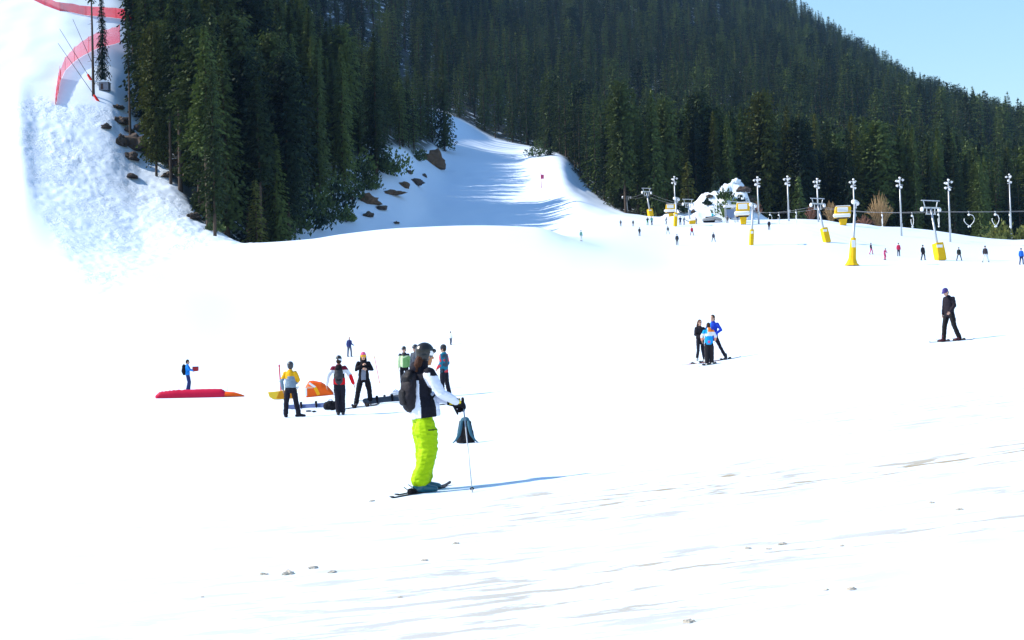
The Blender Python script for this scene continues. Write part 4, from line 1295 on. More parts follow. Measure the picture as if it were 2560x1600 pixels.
def stake(name, label, cat, u, v, ut, vt, r, m, lo=40, hi=130, parts=None):
    p = hit(u, v, lo, hi); a, e = ray_ae(ut, vt)
    top = Vector((a * p.y, p.y, e * p.y)) - p
    o = thing(name, label, cat, p)
    s_ = MB(); s_.cap(Vector((0, 0, -.1)), top, r, r * .9, n=8); s_.obj("pole", m, o)
    c_ = MB(); c_.cap(top * .97, top * 1.015, r * 1.3, r * 1.2, n=8); c_.obj("pole_cap", parts or m, o)
    f_ = MB(); f_.loft([((0, 0, -.02), r * 2.4, r * 2.4), ((0, 0, .05), r * 1.5, r * 1.5)], n=8, round_ends=False); f_.obj("foot", parts or m, o)
    return o
stake("marker_pole", "thin pale marker pole behind the crimson barrier's orange tip", "pole", 568, 977, 568, 922, .011, WHITE)
stake("marker_pole", "thick red pole standing in the yellow sled", "pole", 703, 982, 698, 914, .036, mat("red_pole", (0.55, 0.02, 0.035), .5))
stake("gate_pole", "thin slanted red and yellow gate pole behind the person in pink-topped hat", "pole", 950, 958, 936, 892, .020, mat("red_gate_pole", (0.68, 0.16, 0.10), .5), parts=mat("straw_gate_pole", (0.7, 0.45, 0.15), .5))
stake("gate_pole", "faint white gate pole standing between the hatted person and the green jacket", "pole", 973, 962, 965, 895, .010, WHITE)

# yellow sled: open tub with raised prow
o, p0 = lay("rescue_sled", "yellow plastic sled with upturned prow beside the person in yellow", "sled", 706, 998, 38, 75, rad(-4))
k = p0.y / F
C_SLED = mat("yellow_plastic", (0.70, 0.45, 0.006), .4, .12, 3, .1); C_SLED2 = mat("ochre_plastic", (0.50, 0.20, 0.006), .5, .15, 3, .1)
b = MB()
b.prism([(-34 * k, 19 * k), (-30 * k, 6 * k), (-20 * k, 0), (32 * k, 0), (36 * k, 22 * k), (24 * k, 24 * k), (-14 * k, 20 * k)], -.26, .26); b.obj("sled_hull", C_SLED, o, smooth=False, bevel=.03)
b = MB(); b.prism([(-12 * k, 2 * k), (30 * k, 2 * k), (31 * k, 22 * k), (-4 * k, 20 * k)], -.285, -.262); b.obj("side_panel", C_SLED2, o, smooth=False, bevel=.006)
b = MB(); b.tube([(33 * k, -.2, 22 * k), (40 * k, -.15, 30 * k), (40 * k, .15, 30 * k), (33 * k, .2, 22 * k)], .016); b.obj("handle", DARK, o)

# orange shelter
o, p0 = lay("emergency_shelter", "orange fabric shelter with white stripe sloping down to a point", "shelter", 800, 990, 40, 80, rad(4))
k = p0.y / F
outline = [(-34, 0), (-36, 24), (-26, 39), (-16, 39.5), (4, 35), (20, 25), (34, 8), (34, 2)]
b = MB()
secs = [(-.34, .55), (-.22, .88), (0, 1.0), (.22, .88), (.34, .55)]
vs, fs = [], []
for y, s_ in secs:
    for x, z in outline: vs.append((x * k * (.9 + .1 * s_), y, z * k * s_ - (.06 if z == 0 else 0)))
n = len(outline)
for i in range(len(secs) - 1):
    for j in range(n): fs.append((i * n + j, i * n + (j + 1) % n, (i + 1) * n + (j + 1) % n, (i + 1) * n + j))
fs += [tuple(range(n))[::-1], tuple(range((len(secs) - 1) * n, len(secs) * n))]
b.add(vs, fs); b.obj("canopy", C_ORG, o, smooth=False, bevel=.02)
def strip(pts, w, m, nm, y=-.25):
    q = MB()
    for (x0, z0), (x1, z1) in zip(pts[:-1], pts[1:]):
        d = Vector((x1 - x0, 0, z1 - z0)).normalized(); nn = Vector((-d.z, 0, d.x)) * w / 2
        A0, A1 = Vector((x0, 0, z0)), Vector((x1, 0, z1))
        vs = [A0 - nn, A1 - nn, A1 + nn, A0 + nn]
        q.add([Vector((v.x * k, y - .013, v.z * k)) for v in vs] + [Vector((v.x * k, y + .03, v.z * k)) for v in vs], [(0, 1, 2, 3), (7, 6, 5, 4), (0, 4, 5, 1), (1, 5, 6, 2), (2, 6, 7, 3), (3, 7, 4, 0)])
    q.obj(nm, m, o, smooth=False)
strip([(-25, 33), (-10, 22)], 5, WHITE, "white_stripe", -.335)
strip([(-11, 22), (-2, 3)], 8, C_AMB, "amber_stripe", -.342)
strip([(-31, 22), (-16, 22)], 4.5, mat("pale_orange", (.75, .40, .25), .6), "pale_band", -.338)
strip([(-33, 1), (-33, 21)], 4, WHITE, "white_edge", -.336)

def snowboard(label, u, v, lo, hi, rz, L, m, tilt=0.0, m2=None, roll=0.0):
    p = hit(u, v, lo, hi)
    o = thing("snowboard", label, "snowboard", p + Vector((0, 0, .03 + abs(math.sin(roll)) * .12)), 0)
    dz = (ground_z(p.x + math.cos(rz) * L / 2, p.y + math.sin(rz) * L / 2) - ground_z(p.x - math.cos(rz) * L / 2, p.y - math.sin(rz) * L / 2))
    o.rotation_euler = (roll, -math.atan2(dz, L) - tilt, rz)
    h = L / 2
    b = MB(); b.loft([((-h, 0, .05), .006, .06), ((-h * .92, 0, .02), .010, .125), ((-h * .75, 0, 0), .012, .145), ((0, 0, .004), .012, .120), ((h * .75, 0, 0), .012, .145), ((h * .92, 0, .02), .010, .125), ((h, 0, .05), .006, .06)], side=(0, 1, 0), n=10)
    b.obj("board", m, o)
    for x in (-.26, .26):
        q = MB(); q.loft([((x, -.09, .02), .07, .03), ((x, .03, .03), .08, .04), ((x, .10, .07), .05, .03), ((x, .11, .10), .04, .02)], n=8); q.obj("binding", m2 or BLACK, o)
    return o
snowboard("purple-blue snowboard lying behind the yellow-jacketed person's legs", 772, 1022, 35, 70, rad(8), 1.55, mat("purple_blue_board", (0.10, 0.13, 0.27), .4, .5, 1.2, 0), roll=rad(35))
snowboard("charcoal snowboard lying on edge half hidden by the lime-trousered skier's rucksack", 962, 1008, 35, 75, rad(6), 1.5, mat("charcoal_board", (0.055, 0.065, 0.085), .5, .3, 2, 0), roll=rad(55))
snowboard("dark grey snowboard under the feet of the person in pink-topped hat", 902, 1019, 35, 70, rad(38), 1.45, mat("worn_black_board", (0.03, 0.03, 0.03), .5, .4, 3, 0))
snowboard("flat black board shape standing in for the shadow strip behind the person in pink-topped hat", 945, 999, 40, 80, rad(9), 1.5, BLACK)  # dark board shape added in place of a strip of shadow on the snow
o, p0 = lay("duffel_bag", "round black duffel bag on the snow next to the red-jacketed person's legs", "bag", 828, 1026, 35, 70)
b = MB(); b.loft([((-.14, 0, .15), .14, .15), ((0, 0, .17), .165, .17), ((.15, 0, .15), .14, .15)], n=12); remesh_obj("bag_body", b, BLACK, o, .02, None, .02, 8)
b = MB(); b.tube([(-.08, -.13, .24), (-.05, -.15, .36), (.05, -.15, .36), (.08, -.13, .24)], .012); b.obj("handle", DARK, o)
for i, (u, v, lb) in enumerate(((771, 1030, "small dark glove on the snow in front of the purple-blue board"), (785, 1031, "second dark glove on the snow, nearer the duffel bag"))):
    o, p0 = lay("dropped_glove", lb, "glove", u, v, 35, 70, i * 1.3)
    b = MB(); b.loft([((-.06, 0, .03), .03, .05), ((.02, 0, .035), .032, .055), ((.07, 0, .03), .028, .05)], n=8)
    for y in (-.035, -.012, .012, .035): b.cap((.07, y, .03), (.13, y * 1.1, .025), .014, .012, n=6)
    b.cap((0, .05, .03), (.06, .085, .03), .016, .013, n=6)
    remesh_obj("glove_shell", b, DARK, o, .012)
o, p0 = lay("pack_cover", "pale blue-white bag lying at the charcoal snowboard's far end", "bag", 990, 992, 40, 80)
b = MB(); b.loft([((-.22, 0, .09), .09, .12), ((0, 0, .13), .13, .15), ((.22, 0, .10), .09, .12)], n=10); remesh_obj("bag_body", b, [C_WHT2, C_AZURE], o, .02, lambda c: 1 if c.x > .12 else 0, .025, 6)
b = MB(); b.tube([(-.1, -.1, .2), (0, -.13, .27), (.1, -.1, .2)], .012); b.obj("strap", C_AZURE, o)

# teal rucksack on the snow
C_TBAG = mat("teal_pack_fabric", (0.040, 0.115, 0.16), .6, .2, 12, .3)
o, p0 = lay("backpack", "teal and black rucksack standing alone on the snow behind the ski pole", "backpack", 1164, 1108, 20, 45, rad(90))
k = p0.y / F
b = MB(); b.loft([((0, 0, 1 * k), .11, 24 * k), ((.01, 0, 14 * k), .12, 23 * k), ((0, 0, 38 * k), .10, 18.5 * k), ((-.01, 0, 56 * k), .07, 14.5 * k)], side=(0, 1, 0), n=14, round_ends=False); remesh_obj("bag_body", b, [C_TBAG, C_BAG2], o, .012, lambda c: 1 if (abs(c.y + .0 * c.z) < 3.5 * k + max(0, 30 * k - c.z) * .30 and c.x < 0) or c.z < 2 * k else 0, .008, 12)
b = MB(); b.loft([((-.0, 0, 50 * k), .075, 14 * k), ((-.0, 0, 60 * k), .05, 11 * k)], side=(0, 1, 0), n=12); remesh_obj("lid", b, C_TBAG, o, .012, None, .006, 12)
for y in (-1, 1):
    b = MB(); b.loft([((-.07, y * 8 * k, 55 * k), .012, 3.5 * k), ((-.135, y * 11 * k, 40 * k), .014, 4.2 * k), ((-.15, y * 15 * k, 22 * k), .013, 3.8 * k), ((-.13, y * 24 * k, 8 * k), .010, 2.4 * k), ((-.10, y * 31 * k, 2 * k), .008, 1.4 * k)], side=(0, 1, 0), n=8); b.obj("shoulder_strap", C_TBAG, o)
b = MB(); b.tube([(-.03, -3 * k, 60 * k), (-.03, -2 * k, 65 * k), (-.03, 2 * k, 65 * k), (-.03, 3 * k, 60 * k)], .009); b.obj("handle", BLACK, o)

# ------------------------------------------------------------------ lamp masts
def lamp_mast(u, v, ut, vt, lo, hi, label, d=None):
    if d: a, e = ray_ae(u, v); p = Vector((a * d, d, ground_z(a * d, d)))
    else: p = hit(u, v, lo, hi)
    a, e = ray_ae(ut, vt)
    h = e * p.y - p.z
    o = thing("lamp_mast", label, "lamp mast", p, rt.uniform(-.5, .5), "floodlight masts along the lift")
    m = MB(); m.cap((0, 0, -.5), (0, 0, h * .96), .15, .09, n=10, round_ends=False); m.obj("mast", STEEL, o)
    br = MB()
    for z, L in ((h * .985, .5), (h * .90, .45)):
        for an in (0, math.pi / 2): br.cap((-L * math.cos(an), -L * math.sin(an), z - .3), (L * math.cos(an), L * math.sin(an), z - .3), .05, .05, n=6)
    br.cap((0, 0, h * .95), (0, 0, h), .07, .06, n=6); br.obj("crossbars", STEEL, o)
    rr = random.Random(int(u))
    for z, L, an in ((h - .10, .0, 0), (h - .40, .52, .3), (h - .50, .52, 2.4), (h - .62, .5, 4.2), (h - 1.10, .42, 1.2), (h - 1.25, .42, 3.4), (h - 1.50, .25, 5.2)):
        c = Vector((L * math.cos(an), L * math.sin(an), z))
        f = MB(); dr = Vector((math.cos(an) * .6, math.sin(an) * .6 - .5, -.75)).normalized()
        f.loft([(c - dr * .15, .08, .08), (c - dr * .02, .16, .16), (c + dr * .12, .195, .195)], n=10, round_ends=False); f.obj("floodlight", LAMPW, o)
    bx = MB(); bx.box((0, -.2, 1.6), (.3, .2, .5)); bx.obj("switch_box", STEEL, o, smooth=False, bevel=.02)
    return o
lamp_mast(1687, 490, 1684, 441, 300, 330, "short-looking floodlight mast behind the smallest yellow snow machine", d=305)
lamp_mast(1897, 560, 1892, 442, 240, 300, "floodlight mast rising at the foot of the snow mound, beside the middle snow machine")
lamp_mast(1972, 553, 1966, 440, 240, 300, "floodlight mast between the snow mound and the leaning crossarm pylon")
lamp_mast(2046, 555, 2044, 446, 240, 300, "floodlight mast standing right behind the leaning pylon with the squat yellow pad")
lamp_mast(2137, 563, 2135, 447, 240, 300, "floodlight mast next to the widest yellow snow machine")
lamp_mast(2254, 590, 2248, 443, 225, 300, "floodlight mast beyond the bare tan bush, before the largest pylon")
lamp_mast(2376, 605, 2369, 448, 225, 300, "floodlight mast immediately beyond the largest leaning pylon")
lamp_mast(2530, 628, 2519, 435, 215, 300, "tallest floodlight mast at the far edge near the royal blue skier")

# ------------------------------------------------------------------ drag lift pylons
PYL = []
def pylon(u, v, padtop, padw, um, vm, lo, hi, label, front=True, d=None, arm=24, frame=True, foot=0, dark=False):
    """leaning tubular pylon: padded foot at (u, v), crossarm centre at (um, vm)"""
    if d: a, e = ray_ae(u, v); p = Vector((a * d, d, ground_z(a * d, d)))
    else: p = hit(u, v, lo, hi)
    k = p.y / F
    a, e = ray_ae(um, vm); top = Vector((a * p.y, p.y + .6, e * p.y)) - p
    o = thing("lift_pylon", label, "lift pylon", p, 0, "drag lift pylons")
    ms = STEEL
    m = MB(); m.cap(Vector((0, 0, -.4)), top, .17, .12, n=10, round_ends=False); m.obj("mast", ms, o)
    ax = Vector((1, .5 if front else 2.2, 0)).normalized()
    wpx = arm * k / max(ax.x, .4)
    m = MB(); m.box((0, 0, 0), (wpx * 2, .16, .16)); m.box((0, 0, -.75), (wpx * 1.1, .12, .12)); m.box((-wpx * .45, 0, -.38), (.08, .1, .7)); m.box((wpx * .45, 0, -.38), (.08, .1, .7))
    c = m.obj("crossarm", ms, o, smooth=False); c.location = top; c.rotation_euler = (0, 0, math.atan2(ax.y, ax.x))
    if frame:
        f = MB(); z = .62 * wpx
        f.cap((-wpx * .62, 0, 0), (-wpx * .80, 0, z), .06, .06, n=6); f.cap((wpx * .62, 0, 0), (wpx * .80, 0, z), .06, .06, n=6); f.cap((-wpx * 1.0, 0, z), (wpx * 1.0, 0, z), .065, .065, n=6)
        c = f.obj("top_frame", ms, o); c.location = top; c.rotation_euler = (0, 0, math.atan2(ax.y, ax.x))
    ends = []
    for sgn in (-1, 1):
        e_ = top + ax * wpx * sgn * .97
        s_ = MB(); n_ = Vector((ax.x, ax.y, 0))
        s_.cap(e_ - n_ * .07 + Vector((0, 0, -.22)), e_ + n_ * .07 + Vector((0, 0, -.22)), .26, .26, n=14, round_ends=False)
        s_.obj("sheave", LAMPW if not dark else STEEL, o)
        ends.append(p + e_ + Vector((0, 0, -.48)))
    if padtop:
        hgt = (v - padtop) * k
        dirv = top.normalized()
        q = MB(); w_ = padw * k
        t1 = dirv * (hgt / dirv.z)
        if foot:
            q.loft([(Vector((0, 0, 0)), w_ * 1.02, w_ * 1.02), (Vector((0, 0, hgt * .09)), w_ * .72, w_ * .72), (t1 * .25, w_ * .50, w_ * .50), (t1 * .75, w_ * .42, w_ * .42), (t1, w_ * .34, w_ * .34)], n=8, round_ends=False)
        else:
            q.loft([(Vector((0, 0, -.05)), w_ * .50, w_ * .52), (t1 * .5, w_ * .53, w_ * .53), (t1, w_ * .49, w_ * .5)], side=(0.9, -.45, 0), n=4, round_ends=False)
        q.obj("foam_pad", YEL, o, smooth=False, bevel=.06)
        s_ = MB(); cz = t1 * (.80 if not foot else .78)
        s_.box(cz + Vector((-.02, -(w_ * .53 if not foot else w_ * .44), 0)), (w_ * .48, .05, hgt * (.16 if not foot else .26)))
        s_.obj("pad_label", WHITE, o, smooth=False, bevel=.01)
    PYL.append((label, ends, p, front))
    return o
pylon(2352, 651, 607, 30, 2330, 518, 150, 220, "largest leaning lift pylon with wide yellow pad, beside the black-clad skier", arm=26)
pylon(2068, 606, 569, 21, 2046, 508, 190, 250, "leaning lift pylon with squat yellow pad just below the crest", arm=19)
pylon(2130, 664, 594, 20, 2141, 500, 140, 200, "lift pylon seen edge-on with a tall yellow pad flaring at the foot", front=False, arm=8, frame=False, foot=1)
pylon(1878, 613, 573, 13, 1884, 508, 190, 250, "lift pylon seen edge-on with a narrow yellow pad, below the middle snow machine", front=False, arm=8, frame=False)
pylon(1688, 566, 531, 11, 1692, 493, 230, 300, "lift pylon seen edge-on with a slim yellow pad beside the crouching skiers", front=False, arm=6, frame=False)
pylon(1627, 537, 519, 16, 1617, 478, 250, 320, "small leaning lift pylon with stubby yellow pad near the far end of the lift", arm=12)
pylon(1725, 553, 0, 0, 1721, 507, 250, 300, "plain grey lift pylon without padding in front of the snow mound", arm=14, d=282)
pylon(1569, 532, 0, 0, 1567, 490, 290, 340, "old dark grey lift pylon at the forest edge, farthest along the lift", arm=11, d=322, frame=False, dark=True)
pylon(1838, 550, 0, 0, 1835, 512, 270, 300, "plain grey lift pylon half hidden by the middle snow machine", arm=13, d=285)

# ropes and tow hangers
def by(s_): return next(q for q in PYL if s_ in q[0])
order = [by("old dark grey"), by("small leaning"), by("plain grey lift pylon without"), by("half hidden"), by("squat yellow"), by("largest leaning")]
far_end = [Vector((by("largest leaning")[2].x + 26 + 4 * i, 172, by("largest leaning")[1][i].z - 1.0)) for i in (0, 1)]
ROPES = []
for i in (0, 1):
    pts = [q[1][i] for q in order] + [far_end[i]]
    path = []
    for a_, b_ in zip(pts[:-1], pts[1:]):
        for s_ in range(8):
            t_ = s_ / 8; c = a_.lerp(b_, t_); c.z -= (a_ - b_).length * .012 * 4 * t_ * (1 - t_); path.append(c)
    path.append(pts[-1]); ROPES.append(path)
    m = MB(); m.tube(path, .020, n=5); r_ = m.obj("lift_rope", mat('dull_steel_rope', (.16, .17, .19), .5, .1, 2, 0))
    tag(r_, ("lower steel tow rope running from the farthest pylon along the front sheaves", "upper steel tow rope running along the rear sheaves of the pylons")[i], "lift rope")
def rope_at(i, u):
    best = min(range(len(ROPES[i]) - 1), key=lambda j: abs(project(*((ROPES[i][j] + ROPES[i][j + 1]) / 2))[0] - u))
    a_, b_ = ROPES[i][best], ROPES[i][best + 1]
    ua, ub = project(*a_)[0], project(*b_)[0]
    t_ = max(0, min(1, (u - ua) / (ub - ua if abs(ub - ua) > 1e-6 else 1e-6)))
    return a_.lerp(b_, t_)
def hanger(i, u, rz, label, wide=1.0):
    p = rope_at(i, u)
    o = thing("tow_hanger", label, "tow bar", p, rz, "tow hangers on the drag lift rope"); o.scale = (.8, .8, .8)
    b = MB(); b.box((0, 0, .0), (.22, .12, .12)); b.cap((0, 0, 0), (0, 0, -.55), .035, .03, n=6); b.obj("clamp", STEEL, o)
    d = MB(); d.cap((0, -.11, -.45), (0, .11, -.45), .15, .15, n=14, round_ends=False); d.obj("spring_reel", LAMPW, o)
    t = MB(); w_ = .75 * wide
    t.tube([(0, 0, -.35), (w_ * .8, 0, -.55), (w_ * 1.1, 0, -1.0), (w_ * .95, 0, -1.45), (w_ * .5, 0, -1.85), (0, 0, -2.1), (-w_ * .6, 0, -1.75), (-w_, 0, -1.35), (-w_ * .95, 0, -1.0)], .045); t.obj("tow_bow", LAMPW, o)
    g_ = MB(); g_.ell((-.12, 0, -2.2), (.12, .1, .13), n=10); g_.ell((.16, 0, -2.12), (.11, .1, .14), n=10); g_.obj("grip", LAMPW, o)
    return o
for i, u, rz, lb, wd in ((0, 1925, .3, "tow hanger dangling just beyond the mast at the snow mound's foot", .5), (1, 1947, 1.0, "narrow tow hanger two masts along from the snow mound", .5), (0, 1990, 1.2, "tow hanger beside the small narrow spruce", .6), (0, 2205, 1.2, "tow hanger in front of the bare tan bush", .5), (1, 2280, .9, "ring-shaped tow hanger between the bush and the largest pylon", .6), (0, 2346, 1.1, "tow hanger hooked beside the largest pylon's crossarm", .5), (0, 2422, .1, "wide U-shaped tow hanger beyond the largest pylon", 1.0), (0, 2488, .5, "tow hanger hanging nearest the tallest mast", .9), (1, 2524, 1.2, "tow hanger almost hidden by the tallest mast", .5)):
    hanger(i, u, rz, lb, wd)

# ------------------------------------------------------------------ snow machines
def snow_machine(u, v, wpx, hpx, lo, hi, label, d=None):
    if d: a, e = ray_ae(u, v); p = Vector((a * d, d, ground_z(a * d, d)))
    else: p = hit(u, v, lo, hi)
    k = p.y / F; w_, h_ = wpx * k, hpx * k
    o = thing("snow_machine", label, "snow machine", p, rad(-6), "snow machines by the lift")
    b = MB(); b.prism([(-w_ * .16, 0), (w_ * .20, 0), (w_ * .26, h_ * .34), (-w_ * .22, h_ * .34)], -.5, .5); b.obj("lower_housing", YEL, o, smooth=False, bevel=.08)
    b = MB(); b.box((w_ * .02, 0, h_ * .37), (w_ * .7, 1.0, h_ * .06)); b.obj("turntable", DARK, o, smooth=False)
    b = MB(); b.prism([(-w_ * .5, h_ * .40), (w_ * .46, h_ * .40), (w_ * .5, h_ * .97), (-w_ * .42, h_ * .97)], -.75, .75); b.obj("housing", YEL, o, smooth=False, bevel=.12)
    b = MB(); b.box((-.02, -.79, h_ * .81), (w_ * .62, .08, h_ * .25)); b.obj("upper_panel", WHITE, o, smooth=False, bevel=.03)
    b = MB(); b.loft([((-w_ * .52, -.78, h_ * .50), .20, h_ * .10), ((w_ * .38, -.78, h_ * .50), .20, h_ * .10)], side=(0, 0, 1), n=10); b.obj("lower_panel", WHITE, o)
    b = MB(); b.prism([(-w_ * .40, h_ * .985), (w_ * .47, h_ * .985), (w_ * .44, h_ * 1.03), (-w_ * .36, h_ * 1.03)], -.7, .7); b.obj("roof_panel", WHITE, o, smooth=False, bevel=.03)
    for x in (-w_ * .12, w_ * .16):
        b = MB(); b.cap((x, -.35, -.2), (x, -.35, .1), .10, .10, n=8); b.cap((x, .35, -.2), (x, .35, .1), .10, .10, n=8); b.obj("skid", DARK, o)
    return o
snow_machine(1676, 513, 27, 33, 0, 0, "smallest yellow and white snow machine, high up by the bright spruce", d=296)
snow_machine(1858, 561, 36, 54, 240, 300, "middle yellow and white snow machine with a tall yellow base")
snow_machine(2107, 563, 42, 47, 240, 300, "widest yellow and white snow machine, on the crest by the tan bush")

# yellow sled, snowmobile and small shelter on the upper slope
o, p0 = lay("rescue_sled", "small yellow sled parked among the tiny skiers", "sled", 1731, 560, 240, 310)
b = MB(); b.prism([(-.55, .1), (-.4, 0), (.5, 0), (.55, .62), (-.45, .55)], -.3, .3); b.obj("sled_hull", YEL, o, smooth=False, bevel=.05)
b = MB(); b.tube([(-.5, -.25, .4), (-1.0, -.2, .6), (-1.0, .2, .6), (-.5, .25, .4)], .03); b.obj("handle", DARK, o)
o, p0 = lay("snowmobile", "grey snowmobile with a rider in cyan", "snowmobile", 1782, 556, 240, 310)
b = MB(); b.loft([((-1.5, 0, .45), .25, .35), ((-.6, 0, .55), .32, .42), ((.4, 0, .62), .35, .45), ((1.3, 0, .42), .22, .35)], side=(0, 1, 0), n=10); b.obj("hull", mat("grey_snowmobile", (.28, .28, .28), .4), o)
b = MB(); b.loft([((-1.1, 0, .86), .10, .2), ((.1, 0, .9), .11, .2)], side=(0, 1, 0), n=8); b.obj("seat", BLACK, o)
for y in (-.4, .4):
    b = MB(); b.loft([((.2, y, .06), .04, .08), ((1.2, y, .06), .04, .08), ((1.6, y, .22), .03, .06)], side=(0, 1, 0), n=8); b.obj("runner", DARK, o)
b = MB(); b.box((-.6, 0, .18), (1.9, .45, .32)); b.obj("track", BLACK, o, smooth=False, bevel=.1)
pr, Jr = person("small rider in cyan jacket sitting on the grey snowmobile", p0 + Vector((-.05, -.02, .02)), 0, 1.7,
    dict(pelvis=(0, 0, .98), hiL=(0, .1, .95), hiR=(0, -.1, .95), knL=(.40, .24, .80), knR=(.40, -.24, .80), anL=(.35, .36, .38), anR=(.35, -.36, .38), wrL=(.5, .25, 1.1), wrR=(.5, -.25, 1.1), elL=(.2, .27, 1.2), elR=(.2, -.27, 1.2)),
    dict(jacket=mat("bright_cyan_fabric", (.01, .38, .52), .7), trousers=col_mat(GRY), boots=DARK, hat=('helmet', DARK)), voxel=.03, far=True, conform=False, group=FG)

o, p0 = lay("canopy_shelter", "small white-roofed shelter open at the sides before the dark juniper", "shelter", 1826, 556, 240, 310)
b = MB(); b.prism([(-1.0, 2.5), (1.0, 2.5), (.9, 2.78), (-.9, 2.78)], -.9, .9); b.obj("roof", WHITE, o, smooth=False, bevel=.04)
for x in (-.75, .75):
    b = MB(); b.cap((x, -.7, -.2), (x, -.7, 2.5), .05, .05, n=6); b.cap((x, .7, -.2), (x, .7, 2.5), .05, .05, n=6); b.obj("post", STEEL, o)
b = MB(); b.box((0, .72, 1.5), (1.5, .06, 1.4)); b.obj("back_panel", mat("blue_grey_panel", (.16, .22, .36), .6), o, smooth=False)

# ------------------------------------------------------------------ snow mound, rocks, bushes
def bumpy(name, p, size, m, seed, parent=None, sub=4, rough=.48, flat=.3, freq=1.6):
    bm_ = bmesh.new()
    bmesh.ops.create_icosphere(bm_, subdivisions=sub, radius=1.0)
    r_ = random.Random(seed); off = Vector((r_.random() * 50, r_.random() * 50, r_.random() * 50))
    for v in bm_.verts:
        c = v.co.normalized()
        n_ = mnoise.noise(c * freq + off) + .6 * mnoise.noise(c * freq * 2.2 + off) + .35 * mnoise.noise(c * freq * 4.7 + off)
        c = c * (1 + rough * n_)
        if c.z < -flat: c.z = -flat + (c.z + flat) * .2
        v.co = Vector((c.x * size[0], c.y * size[1], c.z * size[2]))
    me = bpy.data.meshes.new(name); bm_.to_mesh(me); bm_.free()
    me.materials.append(m)
    me.polygons.foreach_set("use_smooth", [sub > 3] * len(me.polygons))
    o = bpy.data.objects.new(name, me); COL.objects.link(o)
    o.location = p
    if parent is not None: o.parent = parent
    return o
SNOWP = mat("fresh_snow", (0.74, 0.82, 0.90), .6, .03, 1.5, .4)
a, e = ray_ae(1800, 535)
dM = 300
mp = Vector((a * dM, dM, ground_z(a * dM, dM)))
kM = dM / F
mo = MB(); nx, ny = 70, 40; vs, fs = [], []
ridge = [(-150, 0), (-110, 20), (-60, 50), (-20, 76), (20, 98), (50, 110), (62, 104), (75, 60), (105, 30), (135, 0)]
for j in range(ny + 1):
    for i in range(nx + 1):
        xp = -150 + 285 * i / nx; yy = (j / ny - .35) * 24
        hgt = np.interp(xp, [q[0] for q in ridge], [q[1] for q in ridge]) * kM
        fall = max(0, 1 - abs(yy) / (8.5 if yy < 0 else 15)) ** 1.1
        x, y = mp.x + xp * kM, mp.y + yy
        n_ = mnoise.noise(Vector((x * .5, y * .5, 1))) + .6 * mnoise.noise(Vector((x * 1.2, y * 1.2, 4)))+ .2 * mnoise.noise(Vector((x * 2.6, y * 2.6, 8)))
        z = ground_z(x, y) + hgt * fall * (1 + .10 * n_) + (.38 * n_ if hgt * fall > .4 else 0) - .12
        vs.append((x, y, z))
for j in range(ny):
    for i in range(nx):
        q = j * (nx + 1) + i; fs.append((q, q + 1, q + nx + 2, q + nx + 1))
mo.add(vs, fs); o = mo.obj("snow_mound", SNOWP); o["kind"] = "structure"; o["label"] = "lumpy snow mound heaped against the wood beside the lift"
def mound_z(x, y):
    xp = (x - mp.x) / kM; yy = y - mp.y
    h_ = np.interp(xp, [q[0] for q in ridge], [q[1] for q in ridge], 0, 0) * kM
    return ground_z(x, y) + h_ * max(0, 1 - abs(yy) / (8.5 if yy < 0 else 15)) ** 1.1
def on_mound(u, v):
    a, e = ray_ae(u, v)
    for s_ in range(400):
        d = 288 + s_ * .08
        if e * d <= mound_z(a * d, d): return Vector((a * d, d, e * d))
    return Vector((a * 300, 300, mound_z(a * 300, 300)))
for u, v, wd, hg, lb in ((1775, 492, 9, 6, "small grey rock poking out of the snow mound's long flank"), (1858, 476, 20, 10, "flat dark rock on the snow mound just under its summit"), (1838, 505, 9, 6, "brown rock low on the snow mound above the shelter"), (1878, 487, 14, 16, "dark hollowed rock on the steep end of the snow mound"), (1733, 530, 6, 6, "round dark stone at the foot of the snow mound's long flank")):
    p = on_mound(u, v); kk = p.y / F
    tag(bumpy("rock", p + Vector((0, .3, 0)), (wd * kk * .9, .9, hg * kk * .95), ROCK, int(u)), lb, "rock")
for u, v, r_, lb in ((1866, 437, 8, "snow-capped lump balanced on top of the snow mound"), (1840, 455, 11, "rounded snow boulder near the mound's summit")):
    p = on_mound(u, v); kk = p.y / F
    tag(bumpy("snow_boulder", p, (r_ * kk, r_ * kk, r_ * kk * .8), SNOWP, int(u) + 1, sub=4, rough=.25), lb, "snow boulder")

# rocks on the rough bank
for i, (u, v, wd, hg, lb) in enumerate(((296, 270, 14, 9, "small dark rock highest on the bank, under the hut"), (301, 306, 26, 15, "dark brown rock on the bank, below the highest one"), (265, 319, 16, 10, "lone dark rock farthest out on the rough bank"), (322, 328, 16, 9, "narrow dark rock beside the thin spruce on the bank"), (354, 328, 30, 20, "broad brown rock behind the thin bare-trunked spruce"),
    (340, 369, 52, 32, "biggest dark boulder on the bank"), (303, 360, 16, 24, "jagged upright rock beside the biggest boulder"), (327, 396, 22, 14, "brown rock just below the biggest boulder"), (386, 392, 32, 26, "dark boulder at the yellowish pine's trunk"), (441, 413, 22, 16, "dark rock under the trees at the top of the bank"), (460, 447, 20, 14, "rock between the grey trunks above the bank"), (484, 545, 20, 14, "dark rock on the lower bank near the spruce sapling"), (330, 443, 16, 9, "small rock lowest on the shaded bank"), (372, 300, 26, 14, "flat dark rock at the wood's upper corner"), (420, 440, 20, 10, "small slab rock beneath the yellowish pine"))):
    p = hit(u, v, 165, 290); kk = p.y / F
    tag(bumpy("rock", p + Vector((0, .2, hg * kk * .05)), (wd * kk * .78, 1.3 + .02 * wd, hg * kk * .95), ROCK, i + 5, sub=3), lb, "rock")
